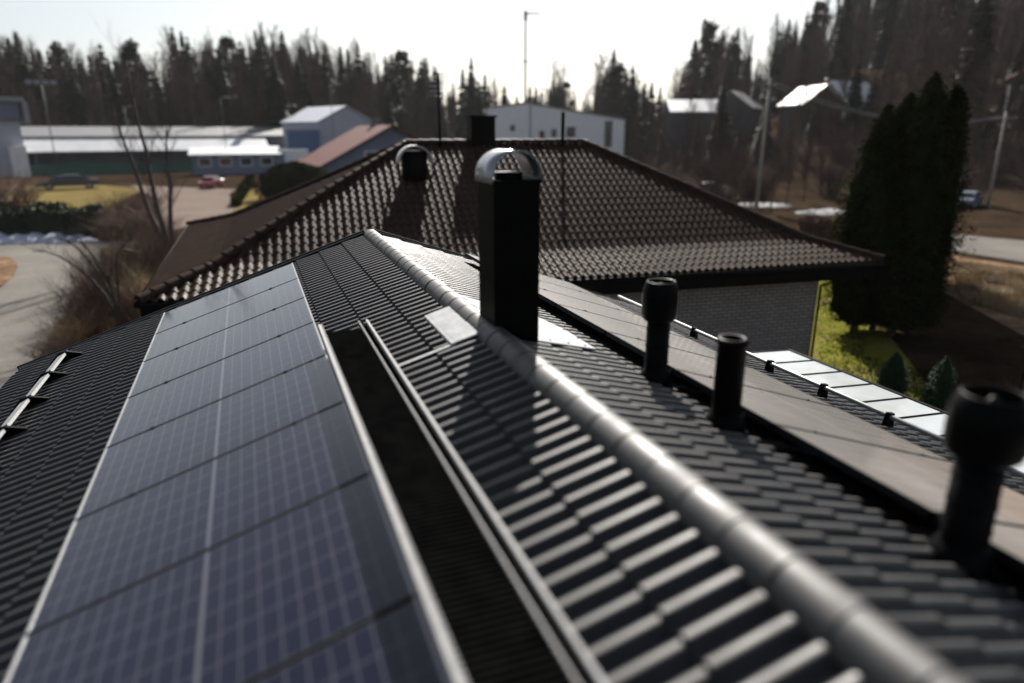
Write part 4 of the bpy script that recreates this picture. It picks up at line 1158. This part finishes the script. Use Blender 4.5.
for (px, d_, py, lb_) in ((128,116,106,'street lamp before the wood, the lower one left of the bare tree'), (224,114,97,'street lamp before the wood above the red car'), (333,110,84,'street lamp rising behind the pale blue hall')):
    t, h = pole(px, d_, py, .06, M['grey_pole'], lb_, 'street lamp', 'street_lamp')
    mb = MB(); mb.box((.5,0,h), (1.3, .12, .1)); part('lamp_arm', mb, M['grey_pole'], t, local=True)
    mb = MB(); mb.box((1.0, 0, h+.02), (1.1, .5, .25)); part('lamp_head', mb, M['lampglass'], t, local=True)
# tall antenna mast
t, h = pole(525, 190, 10, .38, M['grey_pole'], 'very tall slender radio mast against the white sky', 'mast', 'radio_mast')
mb = MB(); mb.box((1.6, 0, h-.8), (4.2, .3, .35)); mb.box((0, 0, h-12), (1.6, .3, .3)); mb.box((0, 0, h-1.4), (.9,.9,2)); part('antenna_arm', mb, M['grey_pole'], t, local=True)
# garden lamp at the right edge
p = G(1012, 425); t = thing('garden_lamp', 'black garden lamp post with a small shaded head near the right edge', 'garden lamp', p)
zt_ = 2.35
mb = MB(); mb.tube([(0,0,-.1), (0,0,zt_)], .035, 10); part('shaft', mb, M['black_metal'], t, local=True)
mb = MB(); mb.lathe((0,0,zt_), [(.06,0), (.11,.05), (.12,.32), (.06,.34)], 16); part('lamp_head', mb, M['greywall'], t, local=True)
mb = MB(); mb.lathe((0,0,zt_+.34), [(.19,0), (.17,.05), (.08,.11), (.0005,.13)], 16); part('lamp_cap', mb, M['cowl'], t, local=True)
# twiggy bush by the lamp
shrub(G(1030, 470), 1.7, 1.2, 'sparse bare bush beside the garden lamp at the right edge', 'twig')
# overhead cables and a long guard rail at the foot of the hill
pa = D(764, 46); pb = D(1003, 64); za, zb_ = H(82,46), H(116,64)
for k, off in enumerate((-.4, .4)):
    mb = MB(); pts = []
    A = Vector((pa.x, pa.y, za)); B = Vector((pb.x, pb.y, zb_)); 
    for i in range(15):
        t_ = i/14; q = A.lerp(B, t_)+Vector((0, off, -1.3*4*t_*(1-t_))); pts.append(q)
    mb.tube(pts, .014, 5); single('overhead_cable', mb, M['cable'], ['nearer', 'farther'][k]+' of two cables strung between the two pale utility poles', 'cable')
A = D(640, 105); B = D(1120, 112)
t = thing('guard_rail', 'long pale guard rail along the foot of the wooded hillside', 'guard rail', (A.x, A.y, ground_z(A.x, A.y)))
n = 36; pts = []
for i in range(n+1):
    q = A.lerp(B, i/n); q.z = ground_z(q.x, q.y); pts.append(q)
mb = MB()
for i in range(n):
    for dz in (.55, .95): mb.beam(pts[i]+Vector((0,0,dz)), pts[i+1]+Vector((0,0,dz)), .06, .14)
part('rail', mb, M['galv'], t)
for i in range(0, n+1, 2):
    mb = MB(); mb.box(pts[i]+Vector((.08,.08,.5)), (.1,.1,1.1)); part('post', mb, M['galv'], t)

hz = MB(); hz.box((60, 150, 25), (900, 900, 64))
hm = bpy.data.materials.new('thin_haze'); hm.use_nodes = True; hn = hm.node_tree
hn.nodes.remove(hn.nodes['Principled BSDF']); pv = hn.nodes.new('ShaderNodeVolumePrincipled')
pv.inputs['Density'].default_value = .00008; pv.inputs['Color'].default_value = (.9, .9, .95, 1); pv.inputs['Anisotropy'].default_value = .2
hn.links.new(pv.outputs['Volume'], hn.nodes['Material Output'].inputs['Volume'])
single('haze', hz, hm, 'thin bright haze in the air', 'haze', kind='stuff')
# ================================================================== SHIFT: ground to z = 0 level
for o in list(sc.objects):
    if o.parent is None: o.location.z += -GZ

# ================================================================== LIGHT, SKY, LENS
SUN_EL, SUN_AZ = rad(35.0), rad(23.4)       # azimuth clockwise from +Y
w = bpy.data.worlds.new('World'); sc.world = w; w.use_nodes = True
nt = w.node_tree; bg = nt.nodes['Background']
sky = nt.nodes.new('ShaderNodeTexSky'); sky.sky_type = 'NISHITA'; sky.sun_disc = False
sky.sun_elevation = SUN_EL; sky.sun_rotation = SUN_AZ
sky.air_density = 1.0; sky.dust_density = 1.2; sky.ozone_density = 1.5
hs = nt.nodes.new('ShaderNodeHueSaturation'); hs.inputs['Saturation'].default_value = .5
nt.links.new(sky.outputs['Color'], hs.inputs['Color']); nt.links.new(hs.outputs['Color'], bg.inputs['Color']); bg.inputs['Strength'].default_value = .05
sl_ = bpy.data.lights.new('sun', 'SUN'); sl_.energy = 5.0; sl_.angle = rad(.5); sl_.color = (1, .95, .88)
so = bpy.data.objects.new('sun', sl_); C.objects.link(so)
sd = Vector((math.cos(SUN_EL)*math.sin(SUN_AZ), math.cos(SUN_EL)*math.cos(SUN_AZ), math.sin(SUN_EL)))
so.rotation_euler = sd.to_track_quat('Z', 'Y').to_euler(); so.location = (10, 20, 40)

cd = bpy.data.cameras.new('camera'); co = bpy.data.objects.new('camera', cd); C.objects.link(co)
cd.sensor_width = 36; cd.lens = F/1024*36; cd.clip_start = .05; cd.clip_end = 6000
R3 = Matrix((RM @ Vector((1,0,0)), RM @ Vector((0,-1,0)), RM @ Vector((0,0,-1)))).transposed()
co.matrix_world = Matrix.Translation(CAM+Vector((0,0,-GZ))) @ R3.to_4x4()
cd.dof.use_dof = True; cd.dof.focus_distance = 8.0; cd.dof.aperture_fstop = .43
sc.camera = co
sc.view_settings.view_transform = 'Standard'; sc.view_settings.look = 'None'
sc.view_settings.exposure = 1.1; sc.view_settings.gamma = 1
sc.cycles.use_denoising = True
sc.cycles.max_bounces = 6
